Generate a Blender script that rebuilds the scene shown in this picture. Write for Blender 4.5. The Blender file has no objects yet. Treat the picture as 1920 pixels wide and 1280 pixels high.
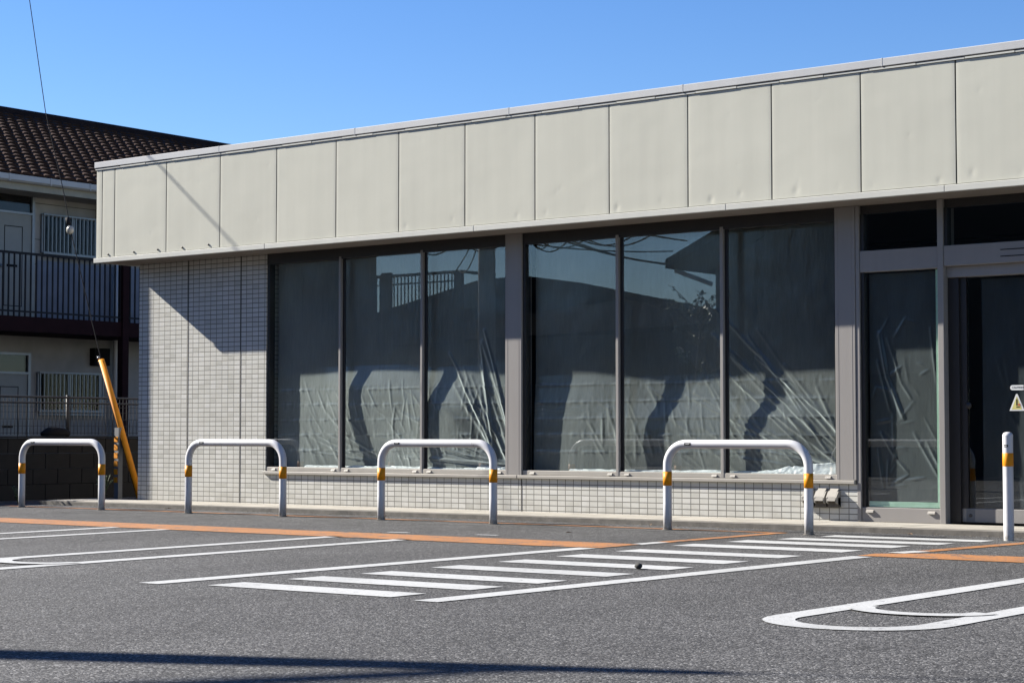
import bpy, math, random
from mathutils import Vector, noise, Matrix
random.seed(7)
sc = bpy.context.scene
COL = sc.collection
PI = math.pi
R = math.radians

# ------------------------------------------------------------------ materials
def new_mat(name):
    m = bpy.data.materials.new(name); m.use_nodes = True
    nt = m.node_tree; nt.nodes.clear()
    out = nt.nodes.new('ShaderNodeOutputMaterial')
    return m, nt, out
def N(nt, typ, **kw):
    n = nt.nodes.new(typ)
    for k, v in kw.items():
        if k.startswith('i_'):
            n.inputs[k[2:].replace('_', ' ')].default_value = v
        else: setattr(n, k, v)
    return n
def L(nt, a, b): nt.links.new(a, b)
def pos(nt): return N(nt, 'ShaderNodeNewGeometry').outputs['Position']
def math_(nt, op, a, b=None, c=None):
    n = N(nt, 'ShaderNodeMath', operation=op)
    for k, v in enumerate((a, b, c)):
        if v is None: continue
        if isinstance(v, (int, float)): n.inputs[k].default_value = v
        else: L(nt, v, n.inputs[k])
    return n.outputs[0]
def noise_(nt, vec, scale, detail=3, rough=0.55):
    n = N(nt, 'ShaderNodeTexNoise'); n.inputs['Scale'].default_value = scale
    n.inputs['Detail'].default_value = detail; n.inputs['Roughness'].default_value = rough
    if vec is not None: L(nt, vec, n.inputs['Vector'])
    return n.outputs['Fac']
def ramp(nt, fac, stops):
    n = N(nt, 'ShaderNodeValToRGB'); e = n.color_ramp.elements
    while len(e) < len(stops): e.new(0.5)
    for k, (p, c) in enumerate(stops):
        e[k].position = p; e[k].color = (c, c, c, 1) if isinstance(c, (int, float)) else (*c, 1)
    L(nt, fac, n.inputs[0]); return n.outputs[0]
def mix(nt, fac, a, b, mode='MIX'):
    n = N(nt, 'ShaderNodeMix', data_type='RGBA', blend_type=mode)
    for sock, v in ((n.inputs[0], fac), (n.inputs[6], a), (n.inputs[7], b)):
        if isinstance(v, (int, float)): sock.default_value = v
        elif isinstance(v, tuple): sock.default_value = (*v, 1)
        else: L(nt, v, sock)
    return n.outputs[2]
KA = .60
def bsdf(nt, out, base, rough=0.6, metal=0.0, spec=0.5, k=KA):
    b = N(nt, 'ShaderNodeBsdfPrincipled')
    if isinstance(base, tuple): base = tuple(q * k for q in base)
    else: base = mix(nt, 1.0, base, (k, k, k), 'MULTIPLY')
    if isinstance(base, tuple): b.inputs['Base Color'].default_value = (*base, 1)
    else: L(nt, base, b.inputs['Base Color'])
    if isinstance(rough, (int, float)): b.inputs['Roughness'].default_value = rough
    else: L(nt, rough, b.inputs['Roughness'])
    b.inputs['Metallic'].default_value = metal
    b.inputs['Specular IOR Level'].default_value = spec
    L(nt, b.outputs[0], out.inputs[0]); return b
def bump(nt, b, height, strength=0.3, dist=0.01):
    n = N(nt, 'ShaderNodeBump'); n.inputs['Strength'].default_value = strength
    n.inputs['Distance'].default_value = dist
    L(nt, height, n.inputs['Height']); L(nt, n.outputs[0], b.inputs['Normal'])
def simple(name, base, rough=0.6, metal=0.0, spec=0.5, var=0.12, scale=6.0, bmp=0.0, bscale=60):
    m, nt, out = new_mat(name); p = pos(nt)
    f = noise_(nt, p, scale, 5, 0.6)
    lo = tuple(c * (1 - var) for c in base); hi = tuple(min(1, c * (1 + var)) for c in base)
    col = ramp(nt, f, [(0.3, lo), (0.7, hi)])
    b = bsdf(nt, out, col, rough, metal, spec)
    if bmp: bump(nt, b, noise_(nt, p, bscale, 3), bmp, 0.004)
    return m
def streaky(name, base, rough=0.5, spec=0.4, var=0.08):
    """painted sheet metal: faint blotches and vertical rain streaks"""
    m, nt, out = new_mat(name); p = pos(nt)
    mp = N(nt, 'ShaderNodeMapping'); mp.inputs['Scale'].default_value = (9, 9, 0.6); L(nt, p, mp.inputs[0])
    f = math_(nt, 'ADD', math_(nt, 'MULTIPLY', noise_(nt, mp.outputs[0], 1.0, 4), 0.5),
              math_(nt, 'MULTIPLY', noise_(nt, p, 1.6, 5), 0.5))
    lo = tuple(c * (1 - var) for c in base); hi = tuple(min(1, c * (1 + var)) for c in base)
    c = ramp(nt, f, [(0.32, lo), (0.68, hi)])
    sp = noise_(nt, p, 38, 2)
    c = mix(nt, math_(nt, 'MULTIPLY', math_(nt, 'GREATER_THAN', sp, 0.76), 0.25), c, tuple(x * .6 for x in base))
    bsdf(nt, out, c, rough, 0, spec); return m

M = {}
M['panel'] = streaky('painted_panel', (.655, .648, .555), .65, .08, .05)
M['coping'] = streaky('coping_metal', (.60, .60, .59), .42, .5, .06)
M['trim'] = streaky('trim_metal', (.66, .655, .59), .45, .4, .05)
M['gap'] = simple('dark_gap', (.012, .012, .013), .95, spec=.1)
M['soffit'] = simple('soffit_board', (.30, .26, .22), .7, var=.1, scale=2)
M['bronze'] = streaky('bronze_aluminium', (.34, .32, .30), .38, .5, .06)
M['bronze_mid'] = streaky('mullion_aluminium', (.36, .34, .32), .42, .35, .06)
M['bronze_dark'] = simple('dark_bronze', (.022, .019, .018), .45, var=.1)
M['sill'] = streaky('sill_aluminium', (.46, .43, .38), .4, .5, .08)
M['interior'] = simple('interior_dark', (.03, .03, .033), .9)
M['concrete'] = simple('concrete_walk', (.40, .37, .315), .85, var=.25, scale=3.5, bmp=.25, bscale=120)
M['kerb'] = simple('kerb_concrete', (.16, .145, .125), .9, var=.35, scale=9, bmp=.3)
def steel_mat():
    m, nt, out = new_mat('white_paint_steel'); p = pos(nt)
    s_ = N(nt, 'ShaderNodeSeparateXYZ'); L(nt, p, s_.inputs[0])
    c = ramp(nt, noise_(nt, p, 5, 4), [(.3, (.76, .76, .775)), (.7, (.84, .84, .85))])
    mp = N(nt, 'ShaderNodeMapping'); mp.inputs['Scale'].default_value = (1, 1, .35); L(nt, p, mp.inputs[0])
    sc_ = ramp(nt, noise_(nt, mp.outputs[0], 22, 5, .7), [(.66, 0.0), (.70, .75)])
    c = mix(nt, sc_, c, (.30, .28, .26))
    gz = N(nt, 'ShaderNodeMapRange'); gz.inputs[1].default_value = .0; gz.inputs[2].default_value = .13; gz.inputs[3].default_value = .9; gz.inputs[4].default_value = 0; L(nt, s_.outputs[2], gz.inputs[0])
    gr = math_(nt, 'MULTIPLY', gz.outputs[0], ramp(nt, noise_(nt, p, 30, 4, .7), [(.35, .1), (.62, 1.0)]))
    c = mix(nt, gr, c, (.30, .26, .20))
    b = bsdf(nt, out, c, .3, 0, .5); bump(nt, b, noise_(nt, p, 45, 2), .08, .003); return m
M['white_steel'] = steel_mat()
M['orange_band'] = simple('orange_reflective', (1.0, .36, .004), .5, spec=.25, var=.08, scale=30)
M['black'] = simple('black_plastic', (.012, .012, .014), .8, spec=.12)
M['white'] = simple('white_plastic', (.75, .76, .76), .5, var=.05)
M['tape'] = simple('green_tape', (.62, .92, .68), .5, var=.12, scale=12)
M['outlet'] = simple('outlet_beige', (.37, .345, .30), .7, var=.15)
M['outlet_dark'] = simple('outlet_shade', (.12, .10, .075), .7, var=.4, scale=40)  # dark tone paints the shade under the outlet hoods
M['bolt'] = simple('bolt', (.10, .09, .08), .6)
M['rail_black'] = simple('railing_paint', (.012, .012, .016), .6, spec=.2)
M['maroon'] = simple('maroon_beam', (.026, .009, .011), .8, spec=.1, var=.2)
M['apt_wall'] = simple('apartment_wall', (.36, .35, .335), .9, var=.22, scale=1.1)
M['apt_board'] = simple('eave_paint', (.40, .38, .31), .7)
M['apt_shade'] = simple('apartment_wall_shade', (.24, .27, .34), .8, var=.12, scale=4)  # blue tint paints the sky-lit shade on the wall
M['apt_door'] = simple('apartment_door', (.30, .31, .30), .55, var=.06)
M['alu'] = simple('aluminium', (.32, .335, .36), .35, metal=.4, var=.06)
M['gutter'] = simple('gutter_pvc', (.58, .58, .58), .5, var=.05)
M['ridge'] = simple('ridge_dark', (.035, .022, .020), .9, spec=.1, var=.3)
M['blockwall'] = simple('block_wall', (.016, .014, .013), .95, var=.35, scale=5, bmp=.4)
M['mesh_fence'] = simple('fence_wire', (.045, .045, .05), .6, spec=.3)
M['yellow'] = simple('guard_yellow', (.98, .34, .010), .6, spec=.25, var=.12, scale=8)
M['galv'] = simple('galvanised', (.22, .225, .23), .6, metal=.2)
M['cable'] = simple('cable_black', (.018, .018, .022), .8, spec=.15)
M['porcelain'] = simple('porcelain', (.50, .48, .42), .25, var=.05)
M['pole'] = simple('pole_concrete', (.34, .33, .31), .85, var=.12)
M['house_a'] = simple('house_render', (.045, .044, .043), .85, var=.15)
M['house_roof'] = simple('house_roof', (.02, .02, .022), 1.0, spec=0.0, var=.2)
M['leaf'] = simple('leaf_green', (.06, .10, .03), .55, var=.4, scale=9)
M['weed'] = simple('weed_leaf', (.10, .16, .03), .55, var=.4, scale=30)
M['bark'] = simple('bark', (.10, .075, .055), .9)
M['debris'] = simple('kerb_grit', (.10, .085, .065), .9, var=.5, scale=40)
M['dry_leaf'] = simple('dry_leaf', (.22, .12, .05), .8, var=.3, scale=30)
M['stone'] = simple('stone', (.05, .05, .045), .9, var=.4, scale=60)
M['plate_yellow'] = simple('plate_yellow', (.35, .33, .12), .6)
M['sticker_yellow'] = simple('sticker_yellow', (.62, .56, .18), .5)
M['sticker_red'] = simple('sticker_red', (.5, .10, .05), .5)
M['caulk'] = simple('joint_sealant', (.07, .065, .06), .8)

def tile_mat():
    m, nt, out = new_mat('wall_tile'); p = pos(nt)
    s = N(nt, 'ShaderNodeSeparateXYZ'); L(nt, p, s.inputs[0])
    u = math_(nt, 'MULTIPLY', math_(nt, 'ADD', s.outputs[0], 30.0), 1 / .0995)
    v = math_(nt, 'MULTIPLY', math_(nt, 'ADD', s.outputs[2], -0.005), 1 / .0547)
    fu = math_(nt, 'FRACT', u); fv = math_(nt, 'FRACT', v)
    def edge(f, w):
        a = math_(nt, 'ABSOLUTE', math_(nt, 'SUBTRACT', f, 0.5))
        n = N(nt, 'ShaderNodeMapRange'); n.inputs[1].default_value = .5 - w * 1.25; n.inputs[2].default_value = .5 - w * .75
        L(nt, a, n.inputs[0]); return n.outputs[0]
    jn = math_(nt, 'MAXIMUM', edge(fu, .042), edge(fv, .08))
    c = N(nt, 'ShaderNodeCombineXYZ'); L(nt, math_(nt, 'FLOOR', u), c.inputs[0]); L(nt, math_(nt, 'FLOOR', v), c.inputs[1])
    wn = N(nt, 'ShaderNodeTexWhiteNoise', noise_dimensions='2D'); L(nt, c.outputs[0], wn.inputs['Vector'])
    tint = ramp(nt, wn.outputs['Value'], [(0, (.61, .60, .54)), (.12, (.70, .685, .62)), (.85, (.75, .74, .68)), (1, (.80, .785, .73))])
    big = ramp(nt, noise_(nt, p, 1.3, 4), [(.3, .93), (.7, 1.05)])
    tint = mix(nt, 1.0, tint, big, 'MULTIPLY')
    jc = ramp(nt, noise_(nt, p, 3.0, 3), [(.3, (.14, .135, .118)), (.7, (.25, .24, .21))])
    # splash dirt low on the wall
    dz = N(nt, 'ShaderNodeMapRange'); dz.inputs[1].default_value = .05; dz.inputs[2].default_value = .22; dz.inputs[3].default_value = 1; dz.inputs[4].default_value = 0; L(nt, s.outputs[2], dz.inputs[0])
    dn = ramp(nt, noise_(nt, p, 5, 5, .7), [(.42, 0.0), (.62, 1.0)])
    tint = mix(nt, math_(nt, 'MULTIPLY', math_(nt, 'MULTIPLY', dz.outputs[0], dn), .45), tint, (.36, .33, .28))
    col = mix(nt, jn, tint, jc)
    rg = ramp(nt, jn, [(0, .3), (1, .9)])
    b = bsdf(nt, out, col, rg, 0, .5)
    h = math_(nt, 'ADD', math_(nt, 'MULTIPLY', jn, -1.0), math_(nt, 'MULTIPLY', noise_(nt, p, 9, 2), .25))
    bump(nt, b, h, .35, .003)
    return m
M['tile'] = tile_mat()

def asphalt_mat():
    m, nt, out = new_mat('asphalt'); p = pos(nt)
    v = N(nt, 'ShaderNodeTexVoronoi', feature='F1'); v.inputs['Scale'].default_value = 115; L(nt, p, v.inputs['Vector'])
    sep = N(nt, 'ShaderNodeSeparateColor'); L(nt, v.outputs['Color'], sep.inputs[0])
    g = ramp(nt, sep.outputs[0], [(0, (.012, .012, .013)), (.25, (.05, .05, .052)), (.6, (.11, .109, .11)), (.86, (.19, .188, .186)), (1, (.46, .455, .45))])
    fine = ramp(nt, noise_(nt, p, 260, 2), [(.3, .5), (.7, 1.5)])
    g = mix(nt, 1.0, g, fine, 'MULTIPLY')
    # worn wheel lanes running along the bays, oil spots and hairline cracks
    mpl = N(nt, 'ShaderNodeMapping'); mpl.inputs['Scale'].default_value = (1.1, .12, 1); L(nt, p, mpl.inputs[0])
    g = mix(nt, 1.0, g, ramp(nt, noise_(nt, mpl.outputs[0], 1.0, 4, .6), [(.35, .86), (.65, 1.12)]), 'MULTIPLY')
    ov = N(nt, 'ShaderNodeTexVoronoi', feature='F1'); ov.inputs['Scale'].default_value = 1.3; L(nt, p, ov.inputs['Vector'])
    osp = math_(nt, 'ADD', ov.outputs['Distance'], math_(nt, 'MULTIPLY', noise_(nt, p, 14, 4), .14))
    g = mix(nt, math_(nt, 'MULTIPLY', ramp(nt, osp, [(.10, 1.0), (.15, 0.0)]), .55), g, (.03, .029, .028))
    cv = N(nt, 'ShaderNodeTexVoronoi', feature='DISTANCE_TO_EDGE'); cv.inputs['Scale'].default_value = .33
    wv = N(nt, 'ShaderNodeVectorMath', operation='ADD'); nz = N(nt, 'ShaderNodeTexNoise'); nz.inputs['Scale'].default_value = 2.2; nz.inputs['Detail'].default_value = 5
    L(nt, p, nz.inputs['Vector']); L(nt, p, wv.inputs[0]); L(nt, nz.outputs['Color'], wv.inputs[1]); L(nt, wv.outputs[0], cv.inputs['Vector'])
    cr = math_(nt, 'MULTIPLY', math_(nt, 'LESS_THAN', cv.outputs['Distance'], .0035), math_(nt, 'GREATER_THAN', noise_(nt, p, .35, 2), .56))
    g = mix(nt, math_(nt, 'MULTIPLY', cr, .6), g, (.02, .02, .02))
    big = ramp(nt, noise_(nt, p, .45, 5, .6), [(.3, .80), (.7, 1.18)])
    g = mix(nt, 1.0, g, big, 'MULTIPLY')
    mp = N(nt, 'ShaderNodeMapping'); mp.inputs['Scale'].default_value = (.7, 3.0, 1); L(nt, p, mp.inputs[0])
    st = ramp(nt, noise_(nt, mp.outputs[0], 1.1, 5, .65), [(.60, 0.0), (.72, 1.0)])
    g = mix(nt, math_(nt, 'MULTIPLY', st, .35), g, (.045, .044, .044))
    # dark smears near the kerb strip
    s = N(nt, 'ShaderNodeSeparateXYZ'); L(nt, p, s.inputs[0])
    near = N(nt, 'ShaderNodeMapRange'); near.inputs[1].default_value = 12.3; near.inputs[2].default_value = 13.2; L(nt, s.outputs[1], near.inputs[0])
    mp2 = N(nt, 'ShaderNodeMapping'); mp2.inputs['Scale'].default_value = (1.2, 4.0, 1); L(nt, p, mp2.inputs[0])
    sm = ramp(nt, noise_(nt, mp2.outputs[0], 1.7, 5, .7), [(.5, 0.0), (.6, 1.0)])
    g = mix(nt, math_(nt, 'MULTIPLY', math_(nt, 'MULTIPLY', sm, near.outputs[0]), .6), g, (.028, .027, .026))
    b = bsdf(nt, out, g, .82, 0, .3, .425)
    bump(nt, b, math_(nt, 'ADD', math_(nt, 'MULTIPLY', v.outputs['Distance'], -1), math_(nt, 'MULTIPLY', noise_(nt, p, 300, 2), .6)), .7, .005)
    return m
M['asphalt'] = asphalt_mat()

def paint_mat(name, base, wear=.60):
    m, nt, out = new_mat(name); p = pos(nt)
    f = noise_(nt, p, 7, 6, .7); g = noise_(nt, p, 90, 2)
    c = ramp(nt, f, [(.3, tuple(x * .88 for x in base)), (.7, base)])
    grain = ramp(nt, g, [(.3, .84), (.7, 1.08)])
    c = mix(nt, 1.0, c, grain, 'MULTIPLY')
    w = ramp(nt, math_(nt, 'ADD', math_(nt, 'MULTIPLY', f, .6), math_(nt, 'MULTIPLY', noise_(nt, p, 55, 3), .4)), [(wear - .035, 0.0), (wear + .035, .85)])
    scuff = ramp(nt, noise_(nt, p, 1.1, 5, .7), [(.45, 1.0), (.68, .80)])
    c = mix(nt, 1.0, c, scuff, 'MULTIPLY')
    c = mix(nt, w, c, (.10, .10, .10))
    b = bsdf(nt, out, c, .7, 0, .4)
    bump(nt, b, g, .4, .003); return m
M['line_white'] = paint_mat('road_paint_white', (.62, .63, .625))
M['line_orange'] = paint_mat('road_paint_orange', (.53, .22, .065), .545)

def glass_mat(name, tint, refl=1.0):
    m, nt, out = new_mat(name)
    geo = N(nt, 'ShaderNodeNewGeometry')
    d = N(nt, 'ShaderNodeVectorMath', operation='DOT_PRODUCT'); L(nt, geo.outputs['Incoming'], d.inputs[0]); L(nt, geo.outputs['Normal'], d.inputs[1])
    c = math_(nt, 'ABSOLUTE', d.outputs['Value'])
    f = math_(nt, 'MULTIPLY_ADD', math_(nt, 'POWER', math_(nt, 'SUBTRACT', 1.0, c), 5.0), .94 * refl, .058 * refl)
    t = N(nt, 'ShaderNodeBsdfTransparent'); t.inputs[0].default_value = (*tint, 1)
    g = N(nt, 'ShaderNodeBsdfGlossy'); g.inputs['Roughness'].default_value = 0.0; g.inputs['Color'].default_value = (1, 1, 1, 1)
    s = N(nt, 'ShaderNodeMixShader'); L(nt, f, s.inputs[0]); L(nt, t.outputs[0], s.inputs[1]); L(nt, g.outputs[0], s.inputs[2])
    L(nt, s.outputs[0], out.inputs[0]); return m
M['glass'] = glass_mat('window_glass', (.95, .972, .968), 1.0)
M['glass_dark'] = glass_mat('dark_house_glass', (.5, .5, .52), .45)

def film_mat(name, tint, gloss, rough, sheen=.55):
    """thin milky film: scatters grazing sunlight strongly, little of it straight back"""
    m, nt, out = new_mat(name); p = pos(nt)
    f = noise_(nt, p, 2.2, 5, .6)
    c = ramp(nt, f, [(.3, tuple(x * .86 for x in tint)), (.7, tint)])
    mp = N(nt, 'ShaderNodeMapping'); mp.inputs['Scale'].default_value = (20, 20, 5); L(nt, p, mp.inputs[0])
    bn = N(nt, 'ShaderNodeBump'); bn.inputs['Strength'].default_value = .2; bn.inputs['Distance'].default_value = .012
    L(nt, noise_(nt, mp.outputs[0], 1.0, 5, .6), bn.inputs['Height'])
    sh = N(nt, 'ShaderNodeBsdfSheen'); sh.inputs['Roughness'].default_value = sheen; L(nt, c, sh.inputs['Color']); L(nt, bn.outputs[0], sh.inputs['Normal'])
    gl = N(nt, 'ShaderNodeBsdfGlossy'); gl.inputs['Roughness'].default_value = rough; gl.inputs['Color'].default_value = (gloss, gloss, gloss, 1); L(nt, bn.outputs[0], gl.inputs['Normal'])
    s2 = N(nt, 'ShaderNodeBsdfSheen'); s2.inputs['Roughness'].default_value = sheen - .06; L(nt, c, s2.inputs['Color']); L(nt, bn.outputs[0], s2.inputs['Normal'])
    a0 = N(nt, 'ShaderNodeAddShader'); L(nt, sh.outputs[0], a0.inputs[0]); L(nt, s2.outputs[0], a0.inputs[1])
    ad = N(nt, 'ShaderNodeAddShader'); L(nt, a0.outputs[0], ad.inputs[0]); L(nt, gl.outputs[0], ad.inputs[1])
    L(nt, ad.outputs[0], out.inputs[0]); return m
M['film'] = film_mat('plastic_film', (.95, 1, .985), .05, .18, .575)
M['film_dim'] = film_mat('plastic_film_thin', (.88, .97, 1), .05, .22, .53)
M['film_white'] = simple('plastic_hem', (.95, .98, .96), .45, var=.05)

def rooftile_mat():
    m, nt, out = new_mat('roof_tile'); p = pos(nt)
    f = noise_(nt, p, 5, 5, .65)
    c = ramp(nt, f, [(.3, (.055, .030, .023)), (.6, (.085, .050, .038)), (.8, (.115, .07, .053))])
    b = bsdf(nt, out, c, .9, 0, .1); bump(nt, b, noise_(nt, p, 50, 3), .3, .01); return m
M['rooftile'] = rooftile_mat()

# ------------------------------------------------------------------ geometry helpers
WORLD = {}
class MB:
    def __init__(s): s.v = []; s.f = []; s.sm = []
    def add(s, vs, fs, smooth=False):
        o = len(s.v); s.v += [tuple(q) for q in vs]
        for f in fs: s.f.append(tuple(i + o for i in f)); s.sm.append(smooth)
        return s
    def box(s, x0, x1, y0, y1, z0, z1):
        vs = [(x, y, z) for z in (z0, z1) for y in (y0, y1) for x in (x0, x1)]
        return s.add(vs, [(0, 2, 3, 1), (4, 5, 7, 6), (0, 1, 5, 4), (2, 6, 7, 3), (0, 4, 6, 2), (1, 3, 7, 5)])
    def bbox(s, x0, x1, y0, y1, z0, z1, b=.004):
        """box with bevelled vertical and horizontal front edges (facing -y)"""
        vs = [(x0 + b, y0, z0 + b), (x1 - b, y0, z0 + b), (x1 - b, y0, z1 - b), (x0 + b, y0, z1 - b),
              (x0, y0 + b, z0), (x1, y0 + b, z0), (x1, y0 + b, z1), (x0, y0 + b, z1),
              (x0, y1, z0), (x1, y1, z0), (x1, y1, z1), (x0, y1, z1)]
        fs = [(0, 1, 2, 3)] + [(4 + i, 4 + (i + 1) % 4, (i + 1) % 4, i) for i in range(4)]
        fs += [(8 + i, 8 + (i + 1) % 4, 4 + (i + 1) % 4, 4 + i) for i in range(4)] + [(11, 10, 9, 8)]
        return s.add(vs, fs)
    def prism(s, poly, axis, a, b):
        """poly in the plane normal to axis; extruded from a to b"""
        n = len(poly)
        def P(u, v, t): return {'x': (t, u, v), 'y': (u, t, v), 'z': (u, v, t)}[axis]
        vs = [P(u, v, a) for u, v in poly] + [P(u, v, b) for u, v in poly]
        fs = [(i, (i + 1) % n, n + (i + 1) % n, n + i) for i in range(n)] + [tuple(range(n))[::-1], tuple(range(n, 2 * n))]
        return s.add(vs, fs)
    def tube(s, pts, r, seg=10, cap=True, smooth=True):
        pts = [Vector(p) for p in pts]; n = len(pts)
        rr = r if isinstance(r, (list, tuple)) else [r] * n
        t0 = (pts[1] - pts[0]).normalized()
        up = Vector((0, 0, 1)) if abs(t0.z) < .9 else Vector((1, 0, 0))
        a = t0.cross(up).normalized(); vs = []
        for i in range(n):
            t = (pts[min(i + 1, n - 1)] - pts[max(i - 1, 0)]).normalized()
            a = (a - t * a.dot(t)).normalized(); b = t.cross(a)
            for k in range(seg):
                an = 2 * PI * k / seg
                vs.append(pts[i] + (a * math.cos(an) + b * math.sin(an)) * rr[i])
        fs = [(i * seg + k, i * seg + (k + 1) % seg, (i + 1) * seg + (k + 1) % seg, (i + 1) * seg + k) for i in range(n - 1) for k in range(seg)]
        s.add(vs, fs, smooth)
        if cap:
            o = len(s.v) - n * seg
            s.f += [tuple(o + k for k in range(seg))[::-1], tuple(o + (n - 1) * seg + k for k in range(seg))]; s.sm += [False, False]
        return s
    def grid(s, us, vs_, fn, smooth=True, flip=False):
        nu, nv = len(us), len(vs_)
        pts = [fn(u, v) for v in vs_ for u in us]
        fs = []
        for j in range(nv - 1):
            for i in range(nu - 1):
                q = (j * nu + i, j * nu + i + 1, (j + 1) * nu + i + 1, (j + 1) * nu + i)
                fs.append(q[::-1] if flip else q)
        return s.add(pts, fs, smooth)
    def sphere(s, c, r, nu=12, nv=8, sz=(1, 1, 1)):
        vs = [(c[0], c[1], c[2] + r * sz[2])]
        for j in range(1, nv):
            th = PI * j / nv
            for k in range(nu):
                ph = 2 * PI * k / nu
                vs.append((c[0] + r * sz[0] * math.sin(th) * math.cos(ph), c[1] + r * sz[1] * math.sin(th) * math.sin(ph), c[2] + r * sz[2] * math.cos(th)))
        vs.append((c[0], c[1], c[2] - r * sz[2]))
        fs = [(0, 1 + k, 1 + (k + 1) % nu) for k in range(nu)]
        for j in range(nv - 2):
            for k in range(nu):
                a = 1 + j * nu + k; b = 1 + j * nu + (k + 1) % nu
                fs.append((a, a + nu, b + nu, b))
        o = 1 + (nv - 2) * nu
        fs += [(len(vs) - 1, o + (k + 1) % nu, o + k) for k in range(nu)]
        return s.add(vs, fs, True)
    def build(s, name, mat, parent=None, origin=None):
        w = Vector(WORLD.get(parent.name, (0, 0, 0))) if parent else Vector((0, 0, 0))
        og = Vector(origin) if origin is not None else (w if parent else Vector((0, 0, 0)))
        me = bpy.data.meshes.new(name)
        me.from_pydata([tuple(Vector(q) - og) for q in s.v], [], s.f)
        me.polygons.foreach_set('use_smooth', s.sm)
        me.materials.append(mat if not isinstance(mat, str) else M[mat]); me.update()
        o = bpy.data.objects.new(name, me); COL.objects.link(o)
        if parent: o.parent = parent
        o.location = og - w
        WORLD[o.name] = tuple(og)
        return o
def thing(name, label, cat, loc=(0, 0, 0), group=None):
    o = bpy.data.objects.new(name, None); COL.objects.link(o); o.location = loc
    o.empty_display_size = .2
    WORLD[o.name] = tuple(loc)
    return tag(o, label, cat, group)
def tag(o, label, cat, group=None):
    o['label'] = label; o['category'] = cat
    if group: o['group'] = group
    return o
def struct(o): o['kind'] = 'structure'; return o
def dup(root, loc, label, group=None):
    r = root.copy(); COL.objects.link(r); r.location = loc; r['label'] = label
    if group: r['group'] = group
    for ch in list(root.children):
        c = ch.copy(); COL.objects.link(c); c.parent = r
        for g in list(ch.children):
            d = g.copy(); COL.objects.link(d); d.parent = c
    return r
def frange(a, b, n): return [a + (b - a) * i / (n - 1) for i in range(n)]
def sag(a, b, drop, n=20):
    a = Vector(a); b = Vector(b)
    return [a.lerp(b, i / (n - 1)) - Vector((0, 0, 4 * drop * (i / (n - 1)) * (1 - i / (n - 1)))) for i in range(n)]

# ------------------------------------------------------------------ camera, light, sky
cd = bpy.data.cameras.new('camera'); cam = bpy.data.objects.new('camera', cd); COL.objects.link(cam)
cam.location = (0, 0, .82)
cam.rotation_euler = (R(90 + 2.835), 0, R(37.653))
cd.sensor_width = 36; cd.lens = 36 * 3582.3 / 1920; cd.clip_end = 2000; cd.clip_start = .05
sc.camera = cam
D = Vector((1.691, .472, -1.09)).normalized()
sd = bpy.data.lights.new('sun', 'SUN'); sd.energy = 5.0; sd.angle = R(.5); sd.color = (1, .95, .87)
sun = bpy.data.objects.new('sun', sd); COL.objects.link(sun)
sun.rotation_euler = D.to_track_quat('-Z', 'Y').to_euler(); sun.location = (-20, -8, 20)
w = bpy.data.worlds.new('World'); sc.world = w; w.use_nodes = True
nt = w.node_tree; nt.nodes.clear()
sky = nt.nodes.new('ShaderNodeTexSky'); sky.sky_type = 'NISHITA'; sky.sun_disc = False
sky.sun_elevation = R(31.8); sky.sun_rotation = math.atan2(-D.x, -D.y)
sky.altitude = 300; sky.air_density = 1.0; sky.dust_density = 0.1; sky.ozone_density = 4.0
bg = nt.nodes.new('ShaderNodeBackground'); bg.inputs[1].default_value = .05
wo = nt.nodes.new('ShaderNodeOutputWorld')
hs = nt.nodes.new('ShaderNodeHueSaturation'); hs.inputs['Saturation'].default_value = 1.22; hs.inputs['Hue'].default_value = .512
nt.links.new(sky.outputs[0], hs.inputs['Color']); nt.links.new(hs.outputs[0], bg.inputs[0]); nt.links.new(bg.outputs[0], wo.inputs[0])
sc.view_settings.view_transform = 'Standard'; sc.view_settings.look = 'None'
sc.view_settings.exposure = 1.71; sc.view_settings.gamma = 1
sc.render.engine = 'CYCLES'
sc.cycles.use_denoising = True
sc.cycles.max_bounces = 8; sc.cycles.transparent_max_bounces = 12
sc.cycles.sample_clamp_indirect = 6

# ------------------------------------------------------------------ ground and markings
g = MB().add([(-400, -400, 0), (400, -400, 0), (400, 400, 0), (-400, 400, 0)], [(0, 1, 2, 3)])
struct(g.build('asphalt_ground', 'asphalt'))
def sheet(name, polys, mat, z=.004):
    m = MB()
    for p in polys: m.add([(x, y, z) for x, y in p], [tuple(range(len(p)))])
    return struct(m.build(name, mat))
def strip(a, b, w):
    a = Vector((*a, 0)); b = Vector((*b, 0)); t = (b - a).normalized(); n = Vector((-t.y, t.x, 0)) * w / 2
    return [((p.x), (p.y)) for p in (a - n, b - n, b + n, a + n)]
def ribbon(pts, w):
    out = []; n = len(pts); P = [Vector((*p, 0)) for p in pts]; Lf = []; Rt = []
    for i in range(n):
        t = (P[min(i + 1, n - 1)] - P[max(i - 1, 0)]).normalized(); q = Vector((-t.y, t.x, 0)) * w / 2
        Lf.append(P[i] + q); Rt.append(P[i] - q)
    for i in range(n - 1): out.append([(v.x, v.y) for v in (Rt[i], Rt[i + 1], Lf[i + 1], Lf[i])])
    return out
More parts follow.
